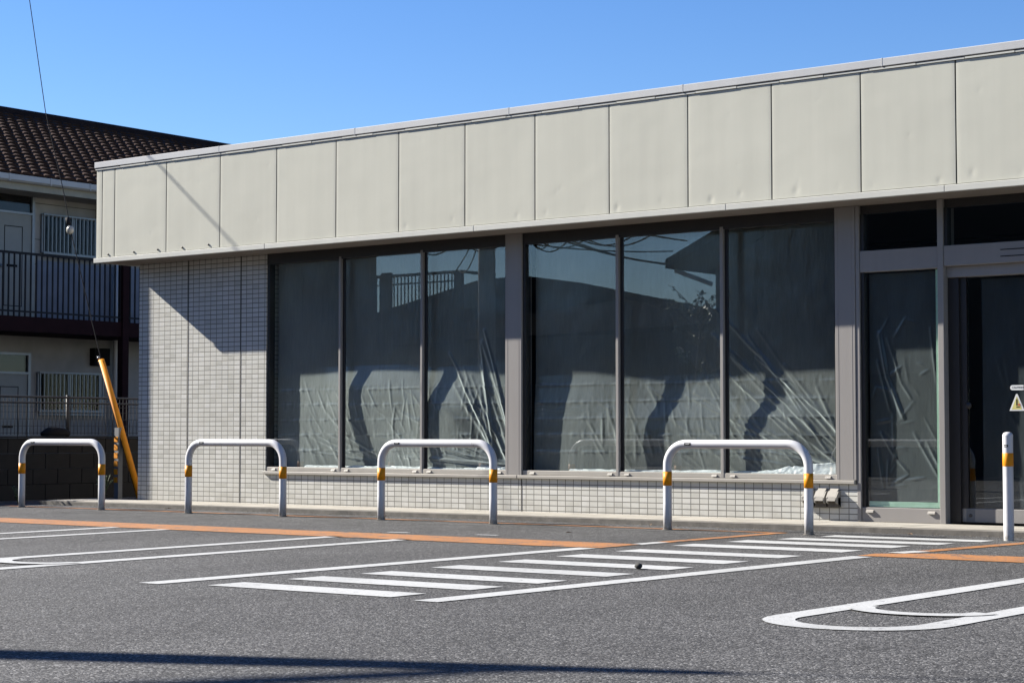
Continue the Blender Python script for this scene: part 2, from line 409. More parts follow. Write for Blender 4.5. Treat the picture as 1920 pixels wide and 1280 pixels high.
# crosswalk edge lines and hatching
sheet('crosswalk_edge_line', [strip((-8.13, 7.22), (-8.15, 11.47), .16)], 'line_white')
sheet('crosswalk_edge_line', [strip((-6.16, 7.28), (-6.09, 11.80), .155)], 'line_white')
for k, (yc, xl, xr, wd) in enumerate([(7.47, -7.77, -6.46, .28), (8.07, -7.74, -6.42, .29), (8.64, -7.70, -6.40, .28), (9.31, -7.71, -6.40, .29), (10.0, -7.72, -6.42, .30), (10.69, -7.75, -6.44, .31), (11.42, -7.76, -6.45, .32), (12.25, -7.82, -6.42, .32), (12.95, -7.77, -6.38, .32), (13.50, -7.65, -6.28, .28), (14.06, -7.57, -6.19, .26)]):
    sheet('crosswalk_stripe', [[(xl, yc - wd / 2), (xr, yc - wd / 2 + .03), (xr, yc + wd / 2 + .03), (xl, yc + wd / 2)]], 'line_white')
# parking bay hairpin lines
def hairpin(cx0, cx1, half, y0, y1, w=.145, arc=True, ao=.72):
    """two long lines joined by a round end near y0, with an inner cross arc"""
    n = 16; arc = []
    for i in range(n + 1):
        a = PI + PI * i / n
        arc.append((cx0 + half * math.cos(a), y0 + half + half * math.sin(a)))
    left = [(cx1 - half, y1)] + arc + [(cx1 + half, y1)]
    P = ribbon(left, w)
    arc2 = []
    for i in range(n + 1):
        a = PI + PI * i / n
        arc2.append((cx0 + (half - .06) * math.cos(a), y0 + half + ao + (half - .06) * math.sin(a) * .8))
    m = sheet('parking_line', P, 'line_white')
    if ao: sheet('parking_line', ribbon(arc2, .125), 'line_white', .0075)
hairpin(-3.985, -4.0, .365, 7.34, 11.9, ao=.64)
hairpin(-10.12, -10.35, .37, 6.95, 11.55, .15, ao=.78)
hairpin(-12.72, -13.03, .33, 6.4, 11.48, .13, ao=0)
hairpin(-1.2, -1.2, .36, 7.38, 11.9)
# orange walkway lines
sheet('orange_line', [[(-60, 11.46), (-8.62, 11.48), (-8.07, 11.53), (-8.10, 12.10), (-60, 12.15)]], 'line_orange')
sheet('orange_line', [strip((-8.13, 12.45), (-8.13, 14.20), .12)], 'line_orange')
sheet('walkway_white_patch', [strip((-8.13, 12.07), (-8.13, 12.45), .12)], 'line_white')
sheet('orange_line', [[(-60, 14.19), (-8.07, 14.2), (-8.07, 14.29), (-60, 14.29)]], 'line_orange')
sheet('orange_line', [[(-6.16, 11.86), (-5.5, 11.86), (3, 11.86), (3, 12.42), (-5.8, 12.42), (-6.17, 12.14)]], 'line_orange')
sheet('orange_line', [strip((-6.02, 12.60), (-5.85, 14.2), .13)], 'line_orange')
sheet('walkway_white_patch', [strip((-6.09, 12.30), (-6.03, 12.60), .14)], 'line_white')
for x0, y_ in ((-10.85, 12.33), (-9.98, 12.45)):
    sheet('walkway_white_patch', [strip((x0, y_), (x0 + .2, y_ + .03), .07)], 'line_white')

# concrete walkway along the store front, with its kerb edge
m = MB(); xs = frange(-18.6, 3.0, 24)
for a, b in zip(xs, xs[1:]): m.box(a + .004, b - .004, 14.90, 15.66, -.05, .05)
struct(m.build('walkway', 'concrete'))
struct(MB().box(-18.62, 3.0, 14.80, 14.90, -.05, .043).build('kerb', 'kerb'))

rd = random.Random(21); db = MB()
for _ in range(520):
    x = rd.uniform(-18.4, 2); y = 14.79 - abs(rd.gauss(0, .035)); r_ = rd.uniform(.003, .011) * (2 if rd.random() < .06 else 1)
    a = rd.uniform(0, PI)
    pts_ = [(x + r_ * rd.uniform(.6, 1.2) * math.cos(a + k * PI / 2.5) * 1.4, y + r_ * rd.uniform(.5, 1.1) * math.sin(a + k * PI / 2.5), .001) for k in range(5)]
    db.add(pts_ + [(x, y, r_ * rd.uniform(.4, .9))], [(k, (k + 1) % 5, 5) for k in range(5)])
o = db.build('kerb_debris', 'debris'); o['kind'] = 'stuff'
for i, (x, y, a) in enumerate(((-16.2, 14.7, .3), (-12.9, 14.62, 1.4), (-9.75, 14.72, 2.2), (-9.5, 13.1, .8), (-7.1, 14.6, 2.9))):
    lf_ = MB(); c0, s0 = math.cos(a), math.sin(a)
    q = [(-.03, 0, .004), (-.01, .014, .012), (.03, 0, .008), (-.01, -.014, .015)]
    lf_.add([(u * c0 - v_ * s0, u * s0 + v_ * c0, z) for u, v_, z in q], [(0, 1, 2, 3)])
    lo = lf_.build('fallen_leaf', 'dry_leaf', None, origin=(0, 0, 0)); lo.location = (x, y, .004)
    tag(lo, 'tiny brown fallen leaf lying on the asphalt along the kerb', 'leaf', 'fallen leaves along the kerb')
# ------------------------------------------------------------------ store building
S0 = (-13, 15.65, 0)
store = thing('store_building', 'low vacant beige store with panelled fascia above tinted plate windows', 'building', S0)
YW, YF, XR = 15.65, 15.175, 3.0
ZB, ZT = 2.915, 4.135
# walls
wl = MB()
wl.box(-17.82, -15.647, YW, YW + .2, .045, ZB)
wl.box(-15.647, -8.12, YW, YW + .2, .045, .385)
wl.build('tile_wall', 'tile', store)
MB().box(-4.0, XR, YW, YW + .2, .045, ZB).build('tile_wall', 'tile', store)
ow = MB(); ow.box(-17.82, -17.62, YW + .2, 26, 0, 4.0); ow.box(-17.62, XR, 25.8, 26, 0, 4.0); ow.box(XR - .2, XR, YW + .2, 25.8, 0, 4.0)
ow.build('rear_wall', 'apt_wall', store)
MB().box(-18.05, XR, YF + .1, 26.1, 3.85, 3.95).build('roof', 'apt_wall', store)
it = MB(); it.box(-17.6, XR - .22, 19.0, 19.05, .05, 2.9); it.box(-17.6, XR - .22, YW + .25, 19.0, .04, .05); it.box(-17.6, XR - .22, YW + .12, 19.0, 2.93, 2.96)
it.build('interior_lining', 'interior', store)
for x, zt_ in ((-16.95, ZB - .003), (-16.06, ZB - .003), (-11.95, .38)):
    MB().box(x - .007, x + .007, YW - .002, YW + .01, .05, zt_).build('wall_joint', 'caulk', store)
# soffit
so = MB()
for a, b in ((-18.07, -15.3), (-15.296, -13.0), (-12.996, -10.3), (-10.296, -9.4), (-9.396, -6.0), (-5.996, XR)):
    so.box(a, b, YF + .03, YW + .11, ZB + .001, ZB + .03)
so.build('soffit', 'soffit', store)
# fascia panels: oil-canned sheet with small dents along the lower edge
seam = [-18.09, -17.981, -17.7546] + [-16.842 + .9022 * i for i in range(22)]
zb, zt = ZB + .06, ZT - .10
prng = random.Random(3)
def dents_for(a, b):
    L_ = []
    if b - a > .5:
        amt = max(.15, min(1, (a + 16) / 6))
        for fx in (.2 + prng.uniform(-.12, .12), .7 + prng.uniform(-.12, .16)):
            L_.append((a + (b - a) * fx, zb + prng.uniform(.03, .09), prng.uniform(.0008, .0042) * amt, prng.uniform(.015, .022)))
        for _ in range(prng.randint(1, 4)):
            L_.append((prng.uniform(a + .1, b - .1), prng.uniform(zb + .1, zt - .1), prng.uniform(.0004, .0011), .013))
    return L_
for a, b in zip(seam, seam[1:]):
    dl = dents_for(a, b); sd_ = prng.uniform(0, 50)
    a2, b2 = a + .0065, b - .0065
    nu = max(6, int((b2 - a2) / .015))
    def fn(x, z, dl=dl, sd_=sd_, a2=a2, b2=b2):
        e = min(x - a2, b2 - x, .04) / .04
        y = YF + .012 +   .0016 * (noise.noise(Vector((x * 1.6 + sd_, z * 2.4, sd_)))) + .0005 * noise.noise(Vector((x * 5, z * 8 + sd_, 3)))
        zz = (z - zb)
        y += .0009 * math.sin(zz * 4.8 + sd_) * (0.5 + .5 * noise.noise(Vector((x * 2, sd_, 1))))
        for dx, dz, dp, sg in dl:
            q = ((x - dx) ** 2 + ((z - dz) * .8) ** 2) / (2 * sg * sg)
            if q < 9: y += dp * math.exp(-q)
        return (x, y + .010 * (1 - e) ** 2 * .12, z)
    m = MB().grid(frange(a2, b2, nu), frange(zb, zt, 66), fn)
    m.box(a2, b2, YF + .022, YF + .03, zb, zt)
    m.build('fascia_panel', 'panel', store)
MB().box(-18.08, XR, YF + .031, YF + .05, ZB + .02, ZT - .02).build('panel_backing', 'gap', store)
lr = MB().box(-18.09, -18.06, YF + .05, YW + 10.4, ZB, ZT - .06)
lr.build('side_fascia', 'panel', store)
tr = MB()
for a, b in ((-18.105, -15.2), (-15.198, -12.2), (-12.198, -9.2), (-9.198, -7.02), (-7.018, -3.9), (-3.898, XR)):
    tr.bbox(a, b, YF - .012, YF + .03, ZB - .006, zb - .008, .004)
tr.build('lower_trim', 'trim', store)
cp = MB()
ce = [-18.115, -15.95, -13.85, -11.75, -9.67, -7.6, -5.5, -3.4, XR]
for a, b in zip(ce, ce[1:]):
    cp.bbox(a + .0015, b - .0015, YF - .006, YF + .35, zt + .028, ZT, .005)
    if a > -18: cp.bbox(a - .006, a + .006, YF - .0075, YF + .3, zt + .026, ZT + .002, .002)
cp.build('coping', 'coping', store)
dr = MB()
k = 0; x = -18.1
while x < XR:
    dr.box(x + .002, min(x + .449, XR) - .002, YF + .002 - (.002 if k % 2 else 0), YF + .03, zt + .004, zt + .019); x += .451; k += 1
dr.build('drip_edge', 'trim', store)
MB().box(-18.09, XR, YF + .012, YF + .031, zt + .001, zt + .03).build('coping_gap', 'gap', store)
bl = MB()
for x, z in ((-17.86, .028), (-17.4, .03), (-16.98, .035), (-16.56, .033), (-16.12, .04)):
    MB().sphere((x, YF + .008, zb + z), .012, 8, 6).build('panel_bolt', 'bolt', store)

# columns
YM = 15.66
def column(a, b, z0):
    m = MB(); m.bbox(a, b, YW - .012, YM + .16, z0, ZB, .004)
    m.box(a + .03, a + .034, YW - .0135, YW, z0, ZB - .002); m.box(b - .034, b - .03, YW - .0135, YW, z0, ZB - .002)
    return m.build('column', 'bronze', store)
column(-12.156, -11.945, .421)
column(-8.329, -8.125, .421)
# window bays
def window_bay(x0, x1, mulls, zs0=.43, ztop=2.80):
    fr = MB()
    fr.bbox(x0, x1, YM - .004, YM + .10, .422, .47, .004)           # bottom rail
    win = fr.build('window', 'sill', store)
    MB().box(x0, x1, YM + .001, YM + .10, ztop - .002, ZB - .001).build('window_head', 'bronze_dark', win)
    for xa, xb in ((x0, x0 + .03), (x1 - .02, x1)): MB().box(xa, xb, YM + .006, YM + .10, .47, ztop).build('jamb', 'bronze_dark', win)
    edges = [x0 + .03] + [v for mm in mulls for v in mm] + [x1 - .02]
    for a, b in mulls:
        mm = MB().bbox(a, b, YM - .008, YM + .03, .425, ztop + .02, .003).build('mullion', 'bronze_mid', win)
        MB().box(a + .002, b + .036, YM + .03, YM + .044, .47, ztop).build('shaded_side_bead', 'bronze_dark', win)  # dark bead widened rightwards to stand for the mullion's shaded side
    for i in range(0, len(edges), 2):
        a, b = edges[i], edges[i + 1]
        MB().box(a, b, YM + .034, YM + .040, .46, ztop + .004).build('pane', 'glass', win)
        for xc in (a + .10, b - .07):
            wc = MB(); wc.prism([(YM - .004, .434), (YM - .022, .434), (YM - .018, .447), (YM - .004, .455)], 'x', xc - .028, xc + .028)
            wc.build('weep_cover', 'sill', win)
    return win
window_bay(-15.645, -12.156, [(-14.520, -14.490), (-13.326, -13.296)])
window_bay(-11.945, -8.329, [(-10.776, -10.743), (-9.566, -9.532)])
sl = MB()
for a, b in ((-15.66, -11.99), (-11.985, -8.135)):
    sl.bbox(a, b, YW - .035, YM + .10, .386, .4205, .005)
sl.build('sill', 'sill', store)
# entrance: side light, post, sliding door leaf, header
en = MB()
en.bbox(-8.122, -8.085, YW - .005, YM + .16, .05, ZB, .003)
en.bbox(-8.085, -7.317, YM - .002, YM + .10, .05, .18, .004)
en.bbox(-8.085, -7.317, YM - .006, YM + .10, 2.305, 2.50, .004)
en.bbox(-7.262, -4.0, YM - .006, YM + .12, 2.318, 2.50, .004)
en.bbox(-7.262, -4.0, YM + .05, YM + .15, 2.22, 2.318, .003)
en.bbox(-7.317, -7.262, YM - .016, YM + .22, .05, ZB, .003)
ent = en.build('entrance_frame', 'bronze', store)
hb = MB(); hb.box(-8.085, -7.317, YM + .02, YM + .1, 2.84, ZB - .001); hb.box(-7.262, -4.0, YM + .02, YM + .1, 2.84, ZB - .001)
hb.box(-8.085, -8.05, YM + .01, YM + .1, .18, 2.305); hb.box(-8.085, -8.05, YM + .01, YM + .1, 2.50, 2.84)
hb.box(-7.262, -7.16, YM + .075, YM + .15, .06, 2.22); hb.box(-7.262, -7.235, YM + .01, YM + .1, 2.5, 2.84)
hb.build('dark_frame', 'bronze_dark', ent)
for a, b, z0, z1 in ((-8.05, -7.317, .176, 2.308), (-8.05, -7.317, 2.497, 2.845), (-7.235, -4.0, 2.497, 2.845)):
    MB().box(a, b, YM + .034, YM + .040, z0, z1).build('pane', 'glass', ent)
vb = MB()
vb.box(-6.73, -5.9, YM - .009, YM - .004, 2.372, 2.38); vb.box(-6.73, -5.9, YM - .009, YM - .004, 2.43, 2.438)
vb.build('sensor_slot', 'black', ent)
for xc in (-8.0, -7.40):
    MB().prism([(YM - .002, .135), (YM - .022, .135), (YM - .018, .15), (YM - .002, .158)], 'x', xc - .035, xc + .035).build('weep_cover', 'sill', ent)
MB().box(-8.03, -7.317, YM + .0415, YM + .043, .186, .235).build('tape', 'tape', ent)
MB().box(-7.362, -7.318, YM + .0415, YM + .043, .236, 2.30).build('tape', 'tape', ent)
# sliding door leaf
dm = MB(); YD = YM + .10
dm.bbox(-7.16, -5.4, YD, YD + .04, .066, .187, .004); pass
dm.box(-5.47, -5.4, YD + .002, YD + .04, .187, 2.22)
door = dm.build('sliding_door', 'bronze', store)
MB().box(-7.16, -7.10, YD + .002, YD + .04, .187, 2.22).build('door_stile', 'bronze_dark', door)  # dark bronze paints this stile as if in shadow
MB().box(-7.12, -7.04, YD - .002, YD + .001, .075, .18).build('door_bracket', 'galv', door)
MB().sphere((-7.08, YD - .004, .128), .016, 10, 6, (1, .4, 1)).build('door_bolt', 'bolt', door)
MB().box(-7.09, -5.47, YD + .012, YD + .018, .18, 2.22).build('pane', 'glass', door)
MB().sphere((-7.085, YD - .012, 1.09), .03, 10, 8, (1, .5, 1)).build('door_lock', 'bronze_dark', door)
# stickers on the door glass
def text_mesh(body, size, loc, name, mat, parent, flip=False):
    cu = bpy.data.curves.new(name, 'FONT'); cu.body = body; cu.size = size; cu.align_x = 'CENTER'; cu.align_y = 'CENTER'; cu.extrude = .0004
    t = bpy.data.objects.new(name + '_tmp', cu); COL.objects.link(t)
    dg = bpy.context.evaluated_depsgraph_get(); me = bpy.data.meshes.new_from_object(t.evaluated_get(dg))
    bpy.data.objects.remove(t)
    me.transform(Matrix.Translation(Vector(loc) - Vector(WORLD[parent.name])) @ Matrix.Rotation(R(90), 4, 'X'))
    me.materials.clear(); me.materials.append(M[mat])
    o = bpy.data.objects.new(name, me); COL.objects.link(o); o.parent = parent; WORLD[o.name] = WORLD[parent.name]
    return o
ys = YD + .0105
pill = [( -6.59 + .0 + .055 * math.cos(t) * 1.0 + (-.045 if math.cos(t) < 0 else .045) * 1 + .0, 1.243 + .021 * math.sin(t)) for t in []]
lab = MB()
pl = []
for i in range(13):
    a = PI / 2 + PI * i / 12; pl.append((-6.685 + .022 * math.cos(a), 1.24 + .022 * math.sin(a)))
pl += [(-6.585, 1.218), (-6.585, 1.262)]
stk = MB().prism(pl, 'y', ys, ys + .0012).build('caution_label', 'white', door)
text_mesh('CAUTION', .023, (-6.637, ys - .0006, 1.24), 'label_text', 'black', stk)
tri = [(-6.715, 1.04), (-6.580, 1.04), (-6.641, 1.185), (-6.654, 1.185)]
tk = MB().prism(tri, 'y', ys, ys + .0012).build('warning_sticker', 'white', door)
t2 = [(-6.695, 1.052), (-6.600, 1.052), (-6.6475, 1.165)]
MB().prism(t2, 'y', ys - .0012, ys).build('warning_triangle', 'sticker_yellow', tk)
MB().box(-6.653, -6.642, ys - .0024, ys - .0013, 1.085, 1.14).build('exclamation_mark', 'black', tk)
MB().box(-6.637, -6.615, ys - .0024, ys - .0013, 1.083, 1.10).build('warning_mark', 'sticker_red', tk)
MB().box(-6.653, -6.62, ys - .0024, ys - .0013, 1.068, 1.076).build('exclamation_dot', 'black', tk)
# outdoor outlet covers under the sill
for xc, wd in ((-8.60, .072), (-8.47, .082), (-8.345, .082)):
    h = MB()
    prof = [(YW, .345), (YW - .014, .345), (YW - .045, .318), (YW - .082, .27), (YW - .092, .232), (YW - .086, .232), (YW - .06, .262), (YW - .03, .30), (YW, .31)]
    h.prism(prof, 'x', xc - wd / 2, xc + wd / 2)
    for s in (-1, 1):
        xa = xc + s * wd / 2 + s * .012; xb = xa - s * .012
        h.prism([(YW, .33), (YW - .045, .316), (YW - .088, .262), (YW - .080, .215), (YW, .185)], 'x', min(xa, xb), max(xa, xb))
    ob = h.build('outlet_cover', 'outlet', store)
    MB().box(xc - wd / 2 - .012, xc + wd / 2 + .012, YW - .05, YW - .0005, .175, .262).build('outlet_socket', 'outlet_dark', ob)
    MB().sphere((xc + .005, YW - .018, .336), .005, 8, 5).build('cover_screw', 'bolt', ob)

# ------------------------------------------------------------------ plastic sheets behind the glass
def interp(tab, z):
    tab = sorted(tab)
    if z <= tab[0][0]: return tab[0][1]
    for (a, va), (b, vb_) in zip(tab, tab[1:]):
        if z <= b:
            t = (z - a) / (b - a); return va + (vb_ - va) * t
    return tab[-1][1]
def prof_field(ctrl, x, z):
    if x <= ctrl[0][0]: return interp(ctrl[0][1], z)
    for (a, ta), (b, tb) in zip(ctrl, ctrl[1:]):
        if x <= b:
            t = (x - a) / (b - a); t = t * t * (3 - 2 * t)
            return interp(ta, z) * (1 - t) + interp(tb, z) * t
    return interp(ctrl[-1][1], z)
def seg_dist(px, pz, s):
    x0, z0, x1, z1 = s[:4]
    dx, dz = x1 - x0, z1 - z0; l2 = dx * dx + dz * dz
    t = ((px - x0) * dx + (pz - z0) * dz) / l2
    tt = max(0, min(1, t))
    ex, ez = px - x0 - dx * tt, pz - z0 - dz * tt
    return math.hypot(ex, ez), tt
def sheet_obj(name, x0, x1, z0, z1, ctrl, folds, mat, label, step=.0095, crease=True, seed=0, base=YM, wig=.0030):
    root = thing(name, label, 'plastic sheet', ((x0 + x1) / 2, base + .1, z0), 'plastic sheets behind the shop glass')
    # spatial bins for folds
    bins = {}
    for f in folds:
        r = f[4] * 3.2
        for i in range(int(math.floor((min(f[0], f[2]) - r) / .2)), int(math.floor((max(f[0], f[2]) + r) / .2)) + 1):
            for j in range(int(math.floor((min(f[1], f[3]) - r) / .2)), int(math.floor((max(f[1], f[3]) + r) / .2)) + 1):
                bins.setdefault((i, j), []).append(f)
    def fn(x, z):
        d = prof_field(ctrl, x, z)
        d += wig * noise.noise(Vector((x * 2.2, z * 2.6, seed))) + wig * .5 * noise.noise(Vector((x * 7 + 4, z * 5, seed + 3)))
        for f in bins.get((int(math.floor(x / .2)), int(math.floor(z / .2))), ()):
            q, t = seg_dist(x, z, f)
            if q < f[4] * 3:
                d -= f[5] * math.exp(-(q / f[4]) ** 2) * math.sin(PI * (.08 + .84 * t)) ** .6
        if crease:
            for zc in (.66, .83, 1.0, 1.17, 1.34):
                q = z - zc - .012 * noise.noise(Vector((x * .8, zc * 3, 5)))
                if abs(q) < .05:
                    k = .5 + .9 * noise.noise(Vector((x * 9, zc * 7, seed)))
                    d -= .0075 * max(0, k) * math.exp(-(q / .011) ** 2)
                    d += .0020 * noise.noise(Vector((x * 26, z * 3, zc))) * math.exp(-(q / .06) ** 2)
        return (x, base + max(d, .047), z)
    nx = int((x1 - x0) / step); nz = int((z1 - z0) / step)
    MB().grid(frange(x0, x1, nx), frange(z0, z1, nz), fn).build('film', mat, root)
    return root
rf = random.Random(11)
def fan(cx, cz, angs, lens, w=(.012, .03), amp=(.004, .010), jit=.05):
    w = (w[0] * .7, w[1] * .7)
    out = []
    for a, l in zip(angs, lens):
        x0 = cx + rf.uniform(-jit, jit); z0 = cz + rf.uniform(-jit, jit)
        out.append((x0, z0, x0 + l * math.cos(R(a)), z0 + l * math.sin(R(a)), rf.uniform(*w), rf.uniform(*amp)))
    return out
ctrl1 = [(-15.3, [(.4, .112), (1.6, .112)]),
         (-14.25, [(.55, .125), (.64, .113), (.76, .096), (.95, .078), (1.14, .066), (1.26, .063), (1.38, .070), (1.47, .085), (1.60, .109)]),
         (-12.95, [(.5, .07), (.81, .047), (.99, .047), (1.13, .052), (1.29, .073), (1.40, .095), (1.56, .116)]),
         (-12.3, [(.4, .09), (1.2, .12), (1.6, .14)])]
folds1 = fan(-12.25, .55, [rf.uniform(100, 128) for _ in range(18)], [rf.uniform(.7, 1.5) for _ in range(18)], (.014, .03), (.006, .014), .14)
folds1 += fan(-12.2, .49, [rf.uniform(157, 178) for _ in range(16)], [rf.uniform(.7, 1.7) for _ in range(16)], (.012, .022), (.005, .010), .06)
folds1 += fan(-14.0, .52, [rf.uniform(155, 176) for _ in range(9)], [rf.uniform(.5, 1.3) for _ in range(9)], (.01, .02), (.003, .007), .08)
for _ in range(26):
    x = rf.uniform(-14.2, -12.5); z = rf.uniform(.8, 1.5); folds1.append((x, z, x + rf.uniform(-.06, .06), z - rf.uniform(.15, .35), rf.uniform(.010, .016), rf.uniform(.0025, .0055)))
for _ in range(10):
    x = rf.uniform(-15.2, -14.4); z = rf.uniform(.8, 1.5); folds1.append((x, z, x + rf.uniform(.1, .3), z - rf.uniform(.2, .5), rf.uniform(.012, .02), rf.uniform(.002, .004)))
ctrl2 = [(-11.4, [(.4, .09), (.71, .095), (.94, .101), (1.18, .113), (1.44, .130)]),
         (-10.1, [(.5, .13), (.76, .119), (.89, .124), (1.03, .138), (1.16, .164), (1.28, .175), (1.42, .185)]),
         (-8.95, [(.5, .09), (.84, .095), (1.0, .109), (1.11, .143), (1.21, .156), (1.32, .155), (1.46, .153)]),
         (-8.4, [(.4, .12), (1.6, .15)])]
folds2 = fan(-8.36, .62, [rf.uniform(116, 146) for _ in range(20)], [rf.uniform(.7, 1.9) for _ in range(20)], (.010, .024), (.004, .010), .16)
folds2 += fan(-8.4, .52, [rf.uniform(150, 176) for _ in range(14)], [rf.uniform(.6, 1.8) for _ in range(14)], (.012, .025), (.004, .010), .06)
folds2 += fan(-9.2, .6, [rf.uniform(115, 150) for _ in range(9)], [rf.uniform(.6, 1.2) for _ in range(9)], (.016, .03), (.003, .005), .2)
for _ in range(34):
    x = rf.uniform(-11.2, -8.5); z = rf.uniform(.55, 1.4); a = R(rf.uniform(-75, -25)); l = rf.uniform(.12, .4)
    folds2.append((x, z, x + l * math.cos(a), z + l * math.sin(a), rf.uniform(.008, .013), rf.uniform(.002, .0042)))
for _ in range(34):
    x = rf.uniform(-15.0, -12.4); z = rf.uniform(.55, 1.4); a = R(rf.uniform(-80, -20)); l = rf.uniform(.12, .4)
    folds1.append((x, z, x + l * math.cos(a), z + l * math.sin(a), rf.uniform(.008, .013), rf.uniform(.002, .0042)))
for _ in range(22):
    x = rf.uniform(-11.3, -9.7); z = rf.uniform(.9, 1.45); folds2.append((x, z, x + rf.uniform(.0, .14), z - rf.uniform(.15, .35), rf.uniform(.012, .02), rf.uniform(.002, .0045)))
sheet_obj('plastic_sheet', -15.57, -12.12, .47, 2.82, ctrl1, folds1, 'film', 'creased clear plastic sheet hung behind the window bay next to the tiled wall', seed=1)
sheet_obj('plastic_sheet', -11.87, -8.31, .47, 2.82, ctrl2, folds2, 'film', 'creased clear plastic sheet hung behind the window bay left of the entrance', seed=2)
ctrl3 = [(-8.0, [(.2, .075), (2.3, .075)]), (-7.4, [(.2, .07), (2.3, .08)])]
folds3 = [(-7.93, 1.75, -7.86, 1.35, .018, .016), (-7.86, 1.35, -7.70, .98, .016, .016), (-7.95, 1.5, -7.83, 1.05, .012, .010), (-7.85, 1.7, -7.72, 1.3, .010, .008), (-7.72, 1.3, -7.62, 1.15, .010, .008),
          (-7.80, 1.0, -7.80, .68, .012, .009), (-7.92, .85, -7.78, .62, .012, .010), (-7.95, .7, -7.9, .35, .012, .010), (-7.85, .6, -7.86, .38, .012, .010), (-7.60, .85, -7.34, .42, .012, .009), (-7.48, .78, -7.33, .5, .012, .009),
          (-7.43, 1.78, -7.38, 1.3, .010, .008), (-7.36, 1.7, -7.35, 1.0, .010, .008), (-7.76, .6, -7.66, .5, .01, .008), (-7.7, .42, -7.5, .45, .01, .008), (-7.8, .4, -7.66, .47, .01, .008)]
for _ in range(26):
    x = rf.uniform(-8.0, -7.36); z = rf.uniform(.3, 1.9); a = rf.uniform(0, PI); l = rf.uniform(.05, .25); folds3.append((x, z, x + l * math.cos(a), z + l * math.sin(a), rf.uniform(.008, .014), rf.uniform(.002, .006)))
sheet_obj('plastic_sheet', -8.03, -7.32, .19, 2.29, ctrl3, folds3, 'film_dim', 'crinkled plastic sheet edged with green tape in the narrow side light', step=.010, crease=False, seed=3, wig=.004)
ctrl4 = [(-7.0, [(.2, .055), (2.2, .06)]), (-6.0, [(.2, .06), (2.2, .06)])]
folds4 = [(x, z, x + rf.uniform(-.05, .1), z - rf.uniform(.15, .5), rf.uniform(.008, .014), rf.uniform(.003, .008)) for x, z in [(rf.uniform(-6.9, -5.6), rf.uniform(.5, 1.9)) for _ in range(30)]]
M['film_dark'] = film_mat('plastic_film_dark', (.66, .74, .80), .03, .25, .53)
sheet_obj('plastic_sheet', -6.98, -5.48, .19, 2.2, ctrl4, folds4, 'film_dark', 'dark plastic sheet behind the sliding door with the warning sticker', step=.016, crease=False, seed=4, base=YD, wig=.006)
# crumpled white hem of the sheets along the sill
def hem(x0, x1, label, hf, seed):
    def fn(x, t):
        h = hf(x)
        z = .472 + h * t * (1 + .5 * noise.noise(Vector((x * 5, t * 2, seed))))
        y = YM + .052 + .035 * t + .022 * noise.noise(Vector((x * 9, t * 4, seed + 2))) * t + .008 * noise.noise(Vector((x * 30, t * 8, seed)))
        return (x, max(y, YM + .046), z)
    o = MB().grid(frange(x0, x1, int((x1 - x0) / .012)), frange(0, 1, 9), fn).build('plastic_hem', 'film_white', None, origin=((x0 + x1) / 2, YM + .05, .472))
    tag(o, label, 'plastic sheet', 'crumpled plastic on the sill')
hem(-15.1, -12.17, 'crumpled white plastic lying along the sill of the window bay next to the tiled wall', lambda x: .022 + .018 * max(0, noise.noise(Vector((x * 2, 1, 1)))) + (.03 if -12.6 < x < -12.2 else 0), 5)
hem(-11.4, -8.34, 'crumpled white plastic lying along the sill of the window bay left of the entrance', lambda x: .018 + .018 * max(0, noise.noise(Vector((x * 2, 4, 1)))) + .09 * max(0, min(1, (x + 9.2) / .8)), 6)

# ------------------------------------------------------------------ hoop barriers and bollard
def make_hoop(width, h=.79, r=.038, br=.19):
    t = thing('hoop_barrier', '', 'barrier', (0, 0, 0), 'white hoop barriers along the store front')
    pts = [(-width / 2, 0, -.05), (-width / 2, 0, h * .3), (-width / 2, 0, h - br - r)]
    for i in range(1, 12):
        a = PI - PI / 2 * i / 12; pts.append((-width / 2 + br + br * math.cos(a), 0, h - r - br + br * math.sin(a)))
    pts += [(-width / 2 + br, 0, h - r), (0, 0, h - r), (width / 2 - br, 0, h - r)]
    for i in range(1, 12):
        a = PI / 2 - PI / 2 * i / 12; pts.append((width / 2 - br + br * math.cos(a), 0, h - r - br + br * math.sin(a)))
    pts += [(width / 2, 0, h - br - r), (width / 2, 0, h * .3), (width / 2, 0, -.05)]
    MB().tube(pts, r, 24).build('tube', 'white_steel', t)
    for s in (-1, 1):
        MB().tube([(s * width / 2, 0, .388), (s * width / 2, 0, .51)], r + .0012, 24).build('reflective_band', 'orange_band', t)
        MB().tube([(s * width / 2, 0, 0), (s * width / 2, 0, .006)], r + .012, 20).build('base_flange', 'kerb', t)
    lp = MB().box(-width / 2 + br + .01, -width / 2 + br + .075, -r - .0016, -r + .004, h - r - .012, h - r + .010)
    lb = lp.build('maker_plate', 'black', t)
    MB().box(-width / 2 + br + .022, -width / 2 + br + .063, -r - .003, -r - .0017, h - r - .003, h - r + .002).build('plate_mark', 'white', lb)
    return t
h1 = make_hoop(1.40)
lbls = ['hoop barrier standing in front of the dark block wall with the weeds', 'hoop barrier standing in front of the tiled wall beside the first window',
        'hoop barrier standing in front of the middle of the long window run', 'largest hoop barrier, beside the crosswalk and outlet covers']
ctr = [(-17.365, 14.11), (-14.505, 14.06), (-11.80, 14.10), (-8.50, 14.16)]
h1.location = (*ctr[0], 0); h1['label'] = lbls[0]; h1.rotation_euler = (0, 0, 0)
for (cx, cy), lb in zip(ctr[1:], lbls[1:]): dup(h1, (cx, cy, 0), lb)
bo = thing('bollard', 'single white bollard with orange band in front of the sliding door', 'bollard', (-6.12, 14.33, 0))
rb = .0405
c = Vector((-6.12, 14.33, 0))
